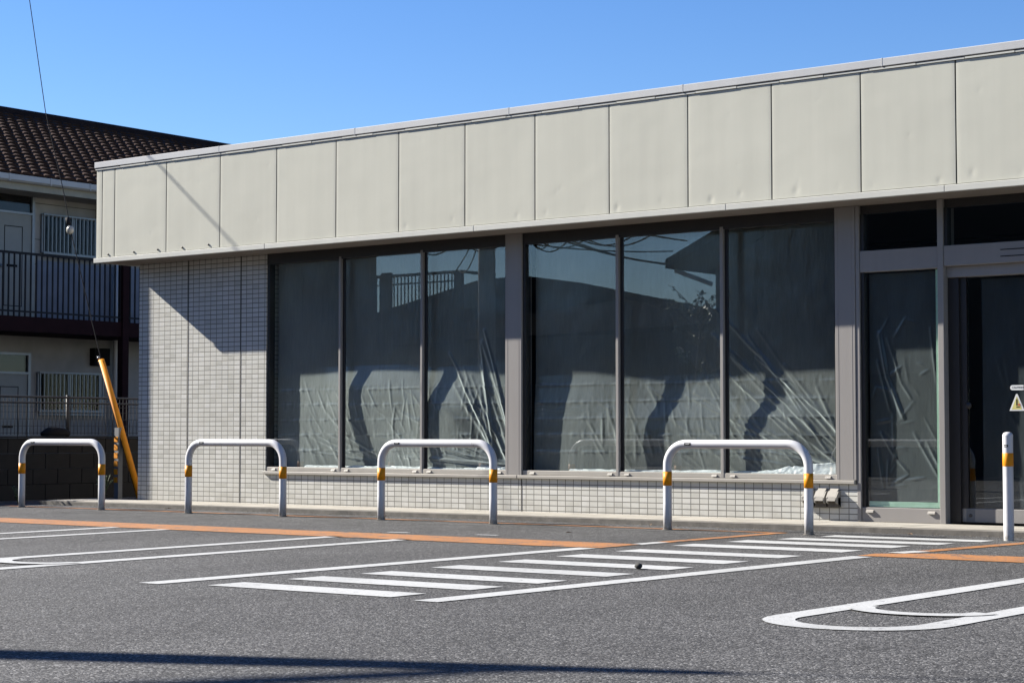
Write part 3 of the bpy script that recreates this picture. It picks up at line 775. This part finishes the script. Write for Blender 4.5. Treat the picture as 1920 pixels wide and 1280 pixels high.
def lathe(prof, seg=28):
    m = MB(); vs = [(c.x + r_ * math.cos(2 * PI * k / seg), c.y + r_ * math.sin(2 * PI * k / seg), z) for r_, z in prof for k in range(seg)]
    fs = [(i * seg + k, i * seg + (k + 1) % seg, (i + 1) * seg + (k + 1) % seg, (i + 1) * seg + k) for i in range(len(prof) - 1) for k in range(seg)]
    m.add(vs, fs, True); return m
lathe([(rb, -.02), (rb, .2), (rb, .5), (rb, .82)]).build('post', 'white_steel', bo)
lathe([(rb + .001, .8195), (rb + .0005, .828), (rb - .004, .838), (rb * .7, .848), (rb * .35, .853), (.0005, .854)]).build('cap', 'white_steel', bo)
lathe([(rb + .0005, .583), (rb + .0014, .584), (rb + .0014, .687), (rb + .0005, .688)]).build('reflective_band', 'orange_band', bo)
pt = MB(); bx, by = math.sin(R(-30)), -math.cos(R(-30))
for z0, z1, rr, nm in ((.735, .753, .0012, 0),):
    vs = []; 
    for k in range(7):
        a = R(-118 + k * 9)
        for z in (z0, z1): vs.append((c.x + (rb + rr) * math.cos(a), c.y + (rb + rr) * math.sin(a), z))
    pt.add(vs, [(2 * k, 2 * k + 2, 2 * k + 3, 2 * k + 1) for k in range(6)], True)
pp = pt.build('maker_plate', 'black', bo)
vs = []
for k in range(5):
    a = R(-112 + k * 9)
    for z in (.741, .747): vs.append((c.x + (rb + .002) * math.cos(a), c.y + (rb + .002) * math.sin(a), z))
MB().add(vs, [(2 * k, 2 * k + 2, 2 * k + 3, 2 * k + 1) for k in range(4)], True).build('plate_mark', 'white', pp)
# small dark lump on the crosswalk
pb = MB().sphere((0, 0, .017), .023, 12, 9, (1.15, .9, .8))
pb.v = [(x * (1 + .3 * noise.noise(Vector((x * 60, y * 60, z * 60)))), y * (1 + .3 * noise.noise(Vector((x * 50, y * 50, z * 60 + 4)))), z * (1 + .2 * noise.noise(Vector((x * 60 + 9, y * 60, z * 60))))) for x, y, z in pb.v]
o = pb.build('pebble', 'stone', None, origin=(0, 0, 0)); o.location = (-6.62, 9.86, .004)
tag(o, 'small dark stone lying on a white crosswalk stripe', 'stone')

# ------------------------------------------------------------------ apartment building on the left
XA, XD = -26.5, -27.7
Y0, Y1 = 10.0, 40.0
apt = thing('apartment_building', 'shaded two storey apartment building with brown tiled roof and balcony railing', 'building', (XD, 24, 0))
MB().box(-33.9, XD, Y0 + .2, Y1 - .2, 0, 5.3).build('wall', 'apt_wall', apt)
# lower cladding strips on the upper floor wall: shallow lap boards
lap = MB()
for z in (3.9, 4.35, 5.0): lap.box(XD, XD + .004, Y0 + .2, Y1 - .2, z, z + .012)
lap.build('wall_seam', 'caulk', apt)
# gable ends
for y in (Y0 + .2, Y1 - .25):
    MB().prism([(-33.9, 5.3), (XD, 5.3), (-30.87, 6.7)], 'y', y, y + .05).build('gable', 'apt_wall', apt)
# roof with tile relief
xe, ze, xr, zr = -26.87, 5.345, -30.87, 7.195
sl_ = math.hypot(xr - xe, zr - ze); nrow = 20
ux, uz = (xr - xe) / sl_, (zr - ze) / sl_; nx_, nz_ = -uz, ux
rm = MB(); ysmp = frange(Y0 - .3, Y1 + .3, 1100)
def roofpt(s, y, h): return (xe + ux * s + nx_ * -h * -1 * -1, y, ze + uz * s + abs(nz_) * h)
for r_ in range(nrow):
    s0, s1 = sl_ * r_ / nrow, sl_ * (r_ + 1) / nrow + .02
    off = (.12 if r_ % 2 else 0)
    def fn(y, t, s0=s0, s1=s1, off=off):
        ph = (y + off) / .24; f = ph - math.floor(ph)
        wv = .020 * (abs(math.sin(PI * f)) ** .8) - (.018 if f < .10 else 0)
        j = .006 * noise.noise(Vector((math.floor(ph) * 3.1, s0 * 7, 2)))
        h = (.045 * (1 - t) + .0 * t) + wv + j
        if t < 0: h -= .05; t = 0
        return roofpt(s0 + (s1 - s0) * t, y, h)
    rm.grid(ysmp, [-.01, 0, .5, 1], fn, smooth=False)
roof = rm.build('roof', 'rooftile', apt)
ub = MB(); ub.add([(xe + .02, Y0 - .3, ze - .02), (xe + .02, Y1 + .3, ze - .02), (xr, Y1 + .3, zr - .02), (xr, Y0 - .3, zr - .02), (-34.9, Y0 - .3, 5.3), (-34.9, Y1 + .3, 5.3)], [(0, 1, 2, 3), (3, 2, 5, 4), (4, 5, 1, 0)])
ub.build('roof_deck', 'ridge', roof)
rc = MB()
rc.prism([(xr - .13, zr - .02), (xr + .13, zr - .02), (xr + .11, zr + .07), (xr + .06, zr + .12), (xr - .06, zr + .12), (xr - .11, zr + .07)], 'y', Y0 - .3, Y1 + .3)
rc.build('ridge_cap', 'ridge', roof)
# soffit, fascia and gutter
MB().box(-27.7, -26.95, Y0, Y1, 5.105, 5.13).build('eave_soffit', 'apt_wall', apt)
MB().box(-26.95, -26.92, Y0, Y1, 5.085, 5.26).build('eave_board', 'apt_board', apt)
gt = MB()
gt.prism([(-26.79, 5.33), (-26.79, 5.235), (-26.83, 5.205), (-26.90, 5.205), (-26.91, 5.33), (-26.88, 5.33), (-26.87, 5.235), (-26.82, 5.235), (-26.81, 5.33)], 'y', Y0 - .3, Y1 + .3)
for y in frange(Y0, Y1, 35): gt.box(-26.788, -26.78, y - .012, y + .012, 5.205, 5.335)
gt.build('gutter', 'gutter', apt)
# balcony deck and beam
MB().box(XD + .001, XA + .03, Y0, Y1, 2.60, 2.86).build('balcony_deck', 'maroon', apt)
rl = MB()
rl.box(XA - .02, XA + .02, Y0, Y1, 3.92, 3.96); rl.box(XA - .015, XA + .015, Y0, Y1, 2.93, 2.96)
y = Y0
while y < Y1: rl.box(XA - .011, XA + .011, y - .011, y + .011, 2.86, 3.92); y += .1165
rl.build('railing', 'rail_black', apt)
MB().box(XD - .001, XD + .02, 21.88, Y1 - .4, 2.87, 3.98).build('shaded_wall_panel', 'apt_shade', apt)  # plain wall in shade, its bluish shade tone painted on
for yc in (12.0, 17.4, 22.90, 28.3, 33.7):
    MB().box(XA - .07, XA + .07, yc - .07, yc + .07, 0, 5.0).build('post', 'maroon', apt)
dp = MB().tube([(XD + .15, 23.62, 0), (XD + .15, 23.62, 5.0)], .05, 10); dp.build('downpipe', 'gutter', apt)
def apt_unit(yd, z0):
    # door with transom light; door spans yd-.75 .. yd
    fr = MB(); fr.box(XD, XD + .06, yd - .82, yd - .77, z0, z0 + 2.28); fr.box(XD, XD + .06, yd - .03, yd + .03, z0, z0 + 2.28)
    fr.box(XD, XD + .06, yd - .77, yd - .03, z0 + 2.24, z0 + 2.28); fr.box(XD, XD + .06, yd - .77, yd - .03, z0 + 1.90, z0 + 1.94)
    d = MB().box(XD + .001, XD + .03, yd - .77, yd - .03, z0, z0 + 1.90).build('door', 'apt_door', apt)
    fr.build('door_frame', 'alu', d)
    MB().box(XD + .002, XD + .02, yd - .77, yd - .03, z0 + 1.94, z0 + 2.24).build('transom_pane', 'glass_dark', d)
    gr = MB()
    a, b, c0, c1 = yd - .62, yd - .22, z0 + .25, z0 + 1.68
    for q in ((a, a + .015, c0, c1), (b - .015, b, c0, c1), (a, b, c0, c0 + .015), (a, b, c1 - .015, c1)): gr.box(XD + .03, XD + .033, *q)
    gr.build('door_groove', 'black', d)
    MB().box(XD + .03, XD + .045, yd - .56, yd - .34, z0 + .95, z0 + .99).build('mail_slot', 'black', d)
    MB().sphere((XD + .06, yd - .69, z0 + .95), .03, 8, 6).build('door_knob', 'alu', d)
    MB().box(XD + .001, XD + .012, yd - .26, yd - .06, z0 + 1.795, z0 + 1.85).build('name_plate', 'plate_yellow', d)
    # window with bars
    ya, yb, za, zb_ = yd + .22, yd + 1.62, z0 + 1.28, z0 + 1.92
    wf = MB(); 
    for q in ((ya, yb, za - .03, za), (ya, yb, zb_, zb_ + .03), (ya - .03, ya, za - .03, zb_ + .03), (yb, yb + .03, za - .03, zb_ + .03), ((ya + yb) / 2 - .015, (ya + yb) / 2 + .015, za, zb_)): wf.box(XD, XD + .05, *q)
    wi = wf.build('window', 'alu', apt)
    MB().box(XD + .001, XD + .02, ya, yb, za, zb_).build('pane', 'glass_dark', wi)
    MB().box(XD + .0002, XD + .0008, ya, yb, za, zb_).build('dark_room_backing', 'interior', wi)  # dark sheet stands in for the unlit room behind the pane
    gm = MB()
    n = 16
    for i in range(n + 1):
        yy = ya - .02 + (yb - ya + .04) * i / n; gm.box(XD + .10, XD + .115, yy - .009, yy + .009, za - .06, zb_ + .03)
    gm.box(XD + .095, XD + .12, ya - .04, yb + .04, zb_ + .01, zb_ + .035); gm.box(XD + .095, XD + .12, ya - .04, yb + .04, za - .05, za - .02); gm.box(XD + .095, XD + .12, ya - .04, yb + .04, za - .10, za - .075)
    gm.build('window_grille', 'alu', wi)
for yd in (16.3, 21.78, 27.2, 32.6):
    apt_unit(yd, 2.87); apt_unit(yd - .05, .02)
MB().box(XD + .001, XD + .14, 23.14, 23.50, 2.12, 2.44).build('meter_box', 'black', apt)
MB().box(XD + .001, XD + .2, 23.25, 23.6, 4.85, 5.05).build('vent_hood', 'black', apt)

# ------------------------------------------------------------------ boundary wall, fence, post, guy wire, weeds
bw = thing('boundary_wall', 'low dark block wall behind the hoop barrier, below the wire fence', 'wall', (-20.05, 16, 0))
m = MB()
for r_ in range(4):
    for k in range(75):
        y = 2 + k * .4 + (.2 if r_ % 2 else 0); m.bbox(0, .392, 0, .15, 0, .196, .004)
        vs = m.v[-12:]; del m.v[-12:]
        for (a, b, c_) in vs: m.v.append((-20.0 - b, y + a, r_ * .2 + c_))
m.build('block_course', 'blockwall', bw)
MB().box(-20.17, -19.98, 2, 32.4, .80, .82).build('coping_stone', 'blockwall', bw)
fe = thing('wire_fence', 'dark wire mesh fence mounted on the low block wall', 'fence', (-20.08, 16, .82))
m = MB()
y = 2.0
while y < 32.2: m.box(-20.083, -20.077, y - .003, y + .003, .84, 1.34); y += .06
for z in (.86, .95, 1.04, 1.13, 1.2): m.box(-20.084, -20.078, 2, 32.2, z, z + .006)
m.build('wire_mesh', 'mesh_fence', fe)
rm2 = MB(); rm2.tube([(-20.08, 2, 1.33), (-20.08, 32.2, 1.33)], .014, 8); rm2.tube([(-20.08, 2, 1.255), (-20.08, 32.2, 1.255)], .012, 8)
rm2.build('fence_rail', 'mesh_fence', fe)
for k in range(16):
    yc = 2.4 + k * 2.0 + .03
    MB().tube([(-20.1, yc, .82), (-20.1, yc, 1.36)], .025, 8).build('fence_post', 'mesh_fence', fe)
MB().box(-20.1, -19.9, 15.9, 16.34, .82, .90).build('cover_lump', 'black', None)
bpy.data.objects.remove(bpy.data.objects['cover_lump'])
tp = MB().sphere((-20.0, 16.15, .85), .12, 16, 10, (1, 1.9, .75))
tp.v = [(x, y, max(.822, z + .02 * noise.noise(Vector((x * 9, y * 9, z * 9))))) for x, y, z in tp.v]
o = tp.build('tarpaulin', 'black', None, origin=(-20, 16.15, .82)); tag(o, 'crumpled black tarpaulin lying on top of the low block wall', 'tarpaulin')
mp_ = thing('marker_post', 'grey post with yellow hazard stripes beside the leaning yellow guard', 'post', (-19.23, 16.57, 0))
MB().box(-19.28, -19.20, 16.53, 16.60, 0, .93).build('post', 'galv', mp_)
sp = MB()
for k in range(6): sp.box(-19.283, -19.215, 16.526, 16.53, .22 + k * .105, .22 + k * .105 + .07)
sp.build('hazard_stripes', 'yellow', mp_)
gw = thing('guy_wire', 'slack steel guy wire with a leaning yellow guard beside the store corner', 'cable', (-18.84, 16.6, 0))
gp = [(-18.84, -.02), (-18.93, .22), (-19.28, 1.01), (-19.64, 1.82), (-19.84, 2.35), (-20.28, 3.55), (-20.46, 4.15), (-20.85, 5.25), (-21.22, 6.83), (-21.45, 8.2), (-21.62, 9.4)]
MB().tube([(x, 16.6, z) for x, z in gp], .006, 6).build('wire', 'cable', gw)
gd = MB(); gpts = [(-18.86, 16.6, .03), (-19.28, 16.6, 1.01), (-19.64, 16.6, 1.82)]
gd.tube(gpts, [.044, .044, .042], 12); gd.build('guard_sleeve', 'yellow', gw)
gs = MB(); gs.tube([(-18.895, 16.558, .10), (-19.30, 16.558, 1.03), (-19.645, 16.56, 1.80)], .006, 6)
gs.build('sleeve_seam', 'black', gw)
MB().sphere((-20.30, 16.6, 3.58), .052, 14, 10, (1, 1, 1.15)).build('insulator', 'porcelain', gw)
MB().tube([(-20.36, 16.6, 3.75), (-20.33, 16.6, 3.66)], .03, 8).build('insulator_clamp', 'cable', gw)
MB().sphere((-19.67, 16.58, 1.85), .022, 8, 6).build('wire_clamp', 'alu', gw)
def weed(loc, label, h, seed):
    rr = random.Random(seed); t = thing('weed', label, 'plant', loc, 'weeds at the foot of the block wall')
    st = MB(); lf = MB()
    for _ in range(7):
        a = rr.uniform(0, 2 * PI); tip = Vector(loc) + Vector((math.cos(a) * h * .4, math.sin(a) * h * .35, h * rr.uniform(.6, 1.1)))
        p0 = Vector(loc); mid = p0.lerp(tip, .5) + Vector((0, 0, h * .1)); pts = [p0, mid, tip]
        st.tube(pts, .004, 5)
        for k in range(9):
            q = p0.lerp(mid, k / 4) if k < 5 else mid.lerp(tip, (k - 4) / 4)
            if k < 2: continue
            b = rr.uniform(0, 2 * PI); d_ = Vector((math.cos(b), math.sin(b), rr.uniform(-.2, .6))).normalized(); s_ = d_.cross(Vector((0, 0, 1))).normalized()
            l = rr.uniform(.04, .075)
            lf.add([q, q + d_ * l * .5 + s_ * l * .22, q + d_ * l, q + d_ * l * .5 - s_ * l * .22], [(0, 1, 2, 3)])
    st.build('stem', 'weed', t); lf.build('leaves', 'weed', t)
weed((-18.95, 14.75, 0), 'small leafy weed left of the first hoop barrier', .20, 1)
weed((-19.0, 16.1, 0), 'taller leafy weed between hoop barrier and striped grey post', .30, 2)
lt = thing('dry_leaf', 'pale dry leaf lying on the ground below the block wall', 'leaf', (-19.1, 15.75, 0))
MB().add([(-19.13, 15.72, .012), (-19.08, 15.73, .03), (-19.06, 15.79, .02), (-19.11, 15.78, .008)], [(0, 1, 2, 3)]).build('blade', 'porcelain', lt)

# ------------------------------------------------------------------ street side behind the camera (seen mirrored in the glass)
up = thing('utility_pole', 'tall concrete utility pole standing left of the store front', 'utility pole', (-20.42, 15.005, 0))
MB().tube([(-20.42, 15.005, 0), (-20.42, 15.005, 9.6)], [.15, .11], 20).build('shaft', 'pole', up)
ua = MB(); ua.box(-21.1, -19.7, 14.965, 15.045, 9.0, 9.1); ua.build('cross_arm', 'galv', up)
up2 = thing('utility_pole', 'concrete utility pole across the lot mirrored in the window glass', 'utility pole', (-23.75, 1.44, 0))
MB().tube([(-23.75, 1.44, 0), (-23.75, 1.44, 9.5)], [.19, .15], 20).build('shaft', 'pole', up2)
MB().box(-24.6, -22.9, 1.40, 1.48, 8.6, 8.7).build('cross_arm', 'galv', up2)
trf = MB().tube([(-24.35, 1.5, 5.35), (-24.35, 1.5, 5.75)], .17, 14); trf.build('cable_closure', 'cable', up2)
def cable(pts_list, rad, label, group=None):
    m = MB()
    for p in pts_list: m.tube(p, rad, 6)
    o = m.build('overhead_cable', 'cable'); tag(o, label, 'cable', group); return o
# wire whose shadow crosses the left fascia
S1 = Vector((-17.037, 15.175, 4.055)); S2 = Vector((-15.682, 15.175, 2.968))
def wp(a, k): return S1 + (S2 - S1) * a - D * k
cable([[wp(-2.05, .72), wp(-1.2, 3.2), wp(0, 5.9), wp(1.0, 7.6), wp(2.0, 9.3), Vector((-26.85, 9.72, 5.25))]], .011, 'thin overhead wire running from the pole left of the store')
# thick bundle whose shadow crosses the foreground
def gpnt(s, k, off=0.0):
    return Vector((-5.954 + .901 * s, 4.559 + .433 * s - off, 0)) - D * k
K = 12.5
bun = thing('cable_bundle', 'thick black telephone cable bundle strung above the parking lot', 'cable', tuple(gpnt(0, K)))
pts = [gpnt(s, K) for s in frange(-6, 2.7, 14)]
MB().tube([gpnt(s, K) for s in (-30, -18, -5.9)], .02, 6).build('messenger_wire', 'cable', bun)
MB().tube(pts, [.155] * 11 + [.13, .10, .06], 12).build('bundle', 'cable', bun)
pts = [gpnt(s, K) for s in (2.6, 10, 25, 45)]
MB().tube(pts, .010, 6).build('messenger_wire', 'cable', bun)
c2 = [Vector((x, y, 0)) - D * (K + dk) for x, y, dk in ((-4.0, 5.46, 0), (-4.215, 5.28, 2), (-4.412, 4.939, 4), (-4.591, 4.655, 6), (-4.718, 4.434, 8), (-4.876, 4.159, 9.5), (-5.6, 2.9, 14))]
MB().tube(c2, [.04, .06, .08, .09, .10, .10, .10], 10).build('branch_cable', 'cable', bun)
# cables near the mirrored pole
cab = []
for a, b, d_ in [((-23.75, 1.3, 5.55), (-22.95, -4.05, 4.62), .25), ((-23.75, 1.3, 5.35), (-22.95, -4.1, 4.6), .18), ((-23.75, 1.3, 5.75), (-22.5, -4.05, 5.1), .12),
                 ((-23.7, 1.4, 5.3), (-14.0, 0.6, 6.4), .45), ((-25.9, 1.4, 4.95), (-24.9, .9, 4.95), .38), ((-24.9, .9, 4.95), (-23.8, .5, 5.1), .42), ((-23.7, .4, 5.15), (-22.6, 0, 5.0), .50), ((-23.5, .4, 5.0), (-22.0, 0, 5.05), .40), ((-22.7, 0, 4.95), (-21.0, -.4, 5.15), .38),
                 ((-22.6, .1, 5.0), (-20.4, -.4, 5.25), .50), ((-24.6, .9, 4.9), (-22.6, .2, 4.95), .20), ((-23.7, .7, 4.9), (-21.2, .2, 4.95), .15), ((-23.3, .7, 4.95), (-22.75, .5, 4.95), .36), ((-23.75, 1.3, 4.8), (-22.9, -4.1, 4.9), .1),
                 ((-23.8, 1.4, 5.4), (-32.6, -8.5, 5.3), .5), ((-23.8, 1.4, 5.9), (-35.7, -8.6, 6.3), .35), ((-23.8, 1.4, 5.3), (-32.7, -8.4, 5.2), .1), ((-23.8, 1.4, 6.2), (-43, -8.6, 7.2), .6)]:
    cab.append(sag(a, b, d_))
for i, p in enumerate(cab):
    cable([p], .018 if i < 3 else .016, 'drooping overhead cable strung from the pole across the lot', 'overhead cables at the mirrored pole')
# houses across the lot
def simple_house(name, label, x0, x1, y0, y1, h, ridge_axis, rh, ov, loc, wins=(), foot=None):
    t = thing(name, label, 'house', loc, None)
    (MB().box(x0, x1, y0, y1, 0, h) if not foot else MB().prism(foot, 'z', 0, h)).build('wall', 'house_a', t)
    r_ = MB()
    if ridge_axis == 'x':
        ym = (y0 + y1) / 2
        r_.prism([(y0 - ov, h - .12), (y1 + ov, h - .12), (y1 + ov, h + .02), (ym, h + rh), (y0 - ov, h + .02)], 'x', x0 - ov, x1 + ov)
    elif ridge_axis == 'y':
        xm = (x0 + x1) / 2
        r_.prism([(x0 - ov, h - .12), (x1 + ov, h - .12), (x1 + ov, h + .02), (xm, h + rh), (x0 - ov, h + .02)], 'y', y0 - ov, y1 + ov)
    else: r_.prism([(x * 1.003, y * 1.003) for x, y in foot], 'z', h, h + .25)
    r_.build('roof', 'house_roof', t)
    for (wx0, wx1, wz0, wz1) in wins:
        f = MB(); f.box(wx0 - .05, wx1 + .05, y1, y1 + .04, wz0 - .05, wz1 + .05); f = f.build('window', 'bronze_dark', t)
        MB().box(wx0, wx1, y1 + .041, y1 + .046, wz0, wz1).build('pane', 'glass_dark', f)
    return t
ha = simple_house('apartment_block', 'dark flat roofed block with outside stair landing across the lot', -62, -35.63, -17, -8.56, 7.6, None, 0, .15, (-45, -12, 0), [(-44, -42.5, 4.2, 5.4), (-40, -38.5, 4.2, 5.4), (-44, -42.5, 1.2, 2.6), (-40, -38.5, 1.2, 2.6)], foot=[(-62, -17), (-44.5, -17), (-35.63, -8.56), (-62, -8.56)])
ld = MB(); ld.box(-35.63, -32.5, -9.6, -8.5, 2.75, 2.95); ld.box(-35.6, -35.5, -8.6, -8.5, 0, 2.75); ld.box(-32.6, -32.5, -8.6, -8.5, 0, 5.3)
ld.build('stair_landing', 'maroon', ha)
rr_ = MB()
for zt_, zb2 in ((5.42, 4.2), ): 
    rr_.box(-35.63, -32.5, -8.54, -8.50, 5.22, 5.30); rr_.box(-35.63, -32.5, -8.54, -8.50, 5.0, 5.04); rr_.box(-32.54, -32.5, -10, -8.5, 5.22, 5.30)
    rr_.box(-35.40, -35.02, -8.56, -8.48, 2.9, 5.36); rr_.box(-32.75, -32.5, -8.56, -8.48, 0, 5.30)
    for k in range(24): rr_.box(-35.6 + k * .13, -35.565 + k * .13, -8.53, -8.51, 3.2, 5.22)
    for k in range(24): rr_.box(-35.6 + k * .13, -35.565 + k * .13, -9.62, -9.60, 3.6, 4.3)
    rr_.box(-35.63, -32.5, -9.63, -9.59, 4.28, 4.34)
rr_.build('landing_railing', 'rail_black', ha)
hb_ = thing('hip_roof_house', 'wide dark hip roofed house across the lot mirrored in the windows', 'house', (-33, -18, 0))
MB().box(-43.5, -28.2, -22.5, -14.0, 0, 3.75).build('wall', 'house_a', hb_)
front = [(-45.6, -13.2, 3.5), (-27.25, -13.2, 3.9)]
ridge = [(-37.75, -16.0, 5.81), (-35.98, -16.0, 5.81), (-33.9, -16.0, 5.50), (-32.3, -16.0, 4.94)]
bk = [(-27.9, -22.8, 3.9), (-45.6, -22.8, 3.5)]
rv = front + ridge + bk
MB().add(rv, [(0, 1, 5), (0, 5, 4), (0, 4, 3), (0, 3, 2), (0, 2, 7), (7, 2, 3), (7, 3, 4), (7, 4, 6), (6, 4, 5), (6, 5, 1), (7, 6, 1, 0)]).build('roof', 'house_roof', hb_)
hc = thing('gabled_house', 'dark gabled house across the lot mirrored left of the entrance', 'house', (-15, -8, 0))
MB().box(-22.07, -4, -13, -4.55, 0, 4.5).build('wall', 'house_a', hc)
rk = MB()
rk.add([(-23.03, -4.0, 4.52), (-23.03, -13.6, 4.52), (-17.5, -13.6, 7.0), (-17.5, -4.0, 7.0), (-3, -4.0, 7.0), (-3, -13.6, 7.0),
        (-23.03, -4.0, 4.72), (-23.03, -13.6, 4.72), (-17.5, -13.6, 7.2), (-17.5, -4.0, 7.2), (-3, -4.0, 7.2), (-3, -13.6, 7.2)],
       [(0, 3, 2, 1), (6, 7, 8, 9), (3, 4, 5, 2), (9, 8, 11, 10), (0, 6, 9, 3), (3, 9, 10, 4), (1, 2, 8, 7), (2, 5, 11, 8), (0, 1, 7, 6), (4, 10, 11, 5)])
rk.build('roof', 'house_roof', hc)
MB().prism([(-22.07, 4.5), (-4, 4.5), (-4, 6.95), (-17.4, 6.95)], 'y', -4.7, -4.56).build('gable', 'house_a', hc)
MB().tube([(-22.9, -4.2, 4.48), (-22.1, -4.45, 4.15)], .05, 8).build('downpipe', 'gutter', hc)
for (a, b, c0, c1) in ((-14, -12.4, .9, 2.1), (-18.5, -17, .9, 2.1), (-9, -7.2, .9, 2.1), (-14, -12.4, 3.2, 4.2)):
    f = MB().box(a - .05, b + .05, -4.55, -4.5, c0 - .05, c1 + .05).build('window', 'bronze_dark', hc)
    MB().box(a, b, -4.499, -4.494, c0, c1).build('pane', 'glass_dark', f)
# small tree beside the gabled house
tr_ = thing('garden_tree', 'small sparse leafy tree beside the gabled house across the lot', 'tree', (-21.6, -2.7, 0))
rt = random.Random(5); tm = MB(); lm = MB()
tm.tube([(-21.5, -2.7, 0), (-21.45, -2.7, 1.6), (-21.35, -2.7, 2.7), (-21.3, -2.7, 3.5)], [.06, .05, .035, .02], 8)
for _ in range(26):
    b0 = Vector((-21.4 + rt.uniform(-.05, .1), -2.7, rt.uniform(1.8, 3.4))); a = rt.uniform(0, 2 * PI)
    tip = b0 + Vector((math.cos(a) * rt.uniform(.3, .8), math.sin(a) * rt.uniform(.3, .7), rt.uniform(.2, .7)))
    tm.tube([b0, b0.lerp(tip, .5) + Vector((0, 0, .06)), tip], [.014, .01, .005], 5)
    for _ in range(16):
        q = b0.lerp(tip, rt.uniform(.35, 1.05)); dv = Vector((rt.gauss(0, 1), rt.gauss(0, 1), rt.gauss(0, 1))).normalized(); sv = dv.cross(Vector((.3, .2, 1))).normalized(); l = rt.uniform(.08, .15)
        lm.add([q, q + dv * l * .5 + sv * l * .28, q + dv * l, q + dv * l * .5 - sv * l * .28], [(0, 1, 2, 3)])
tm.build('trunk', 'bark', tr_); lm.build('crown', 'leaf', tr_)
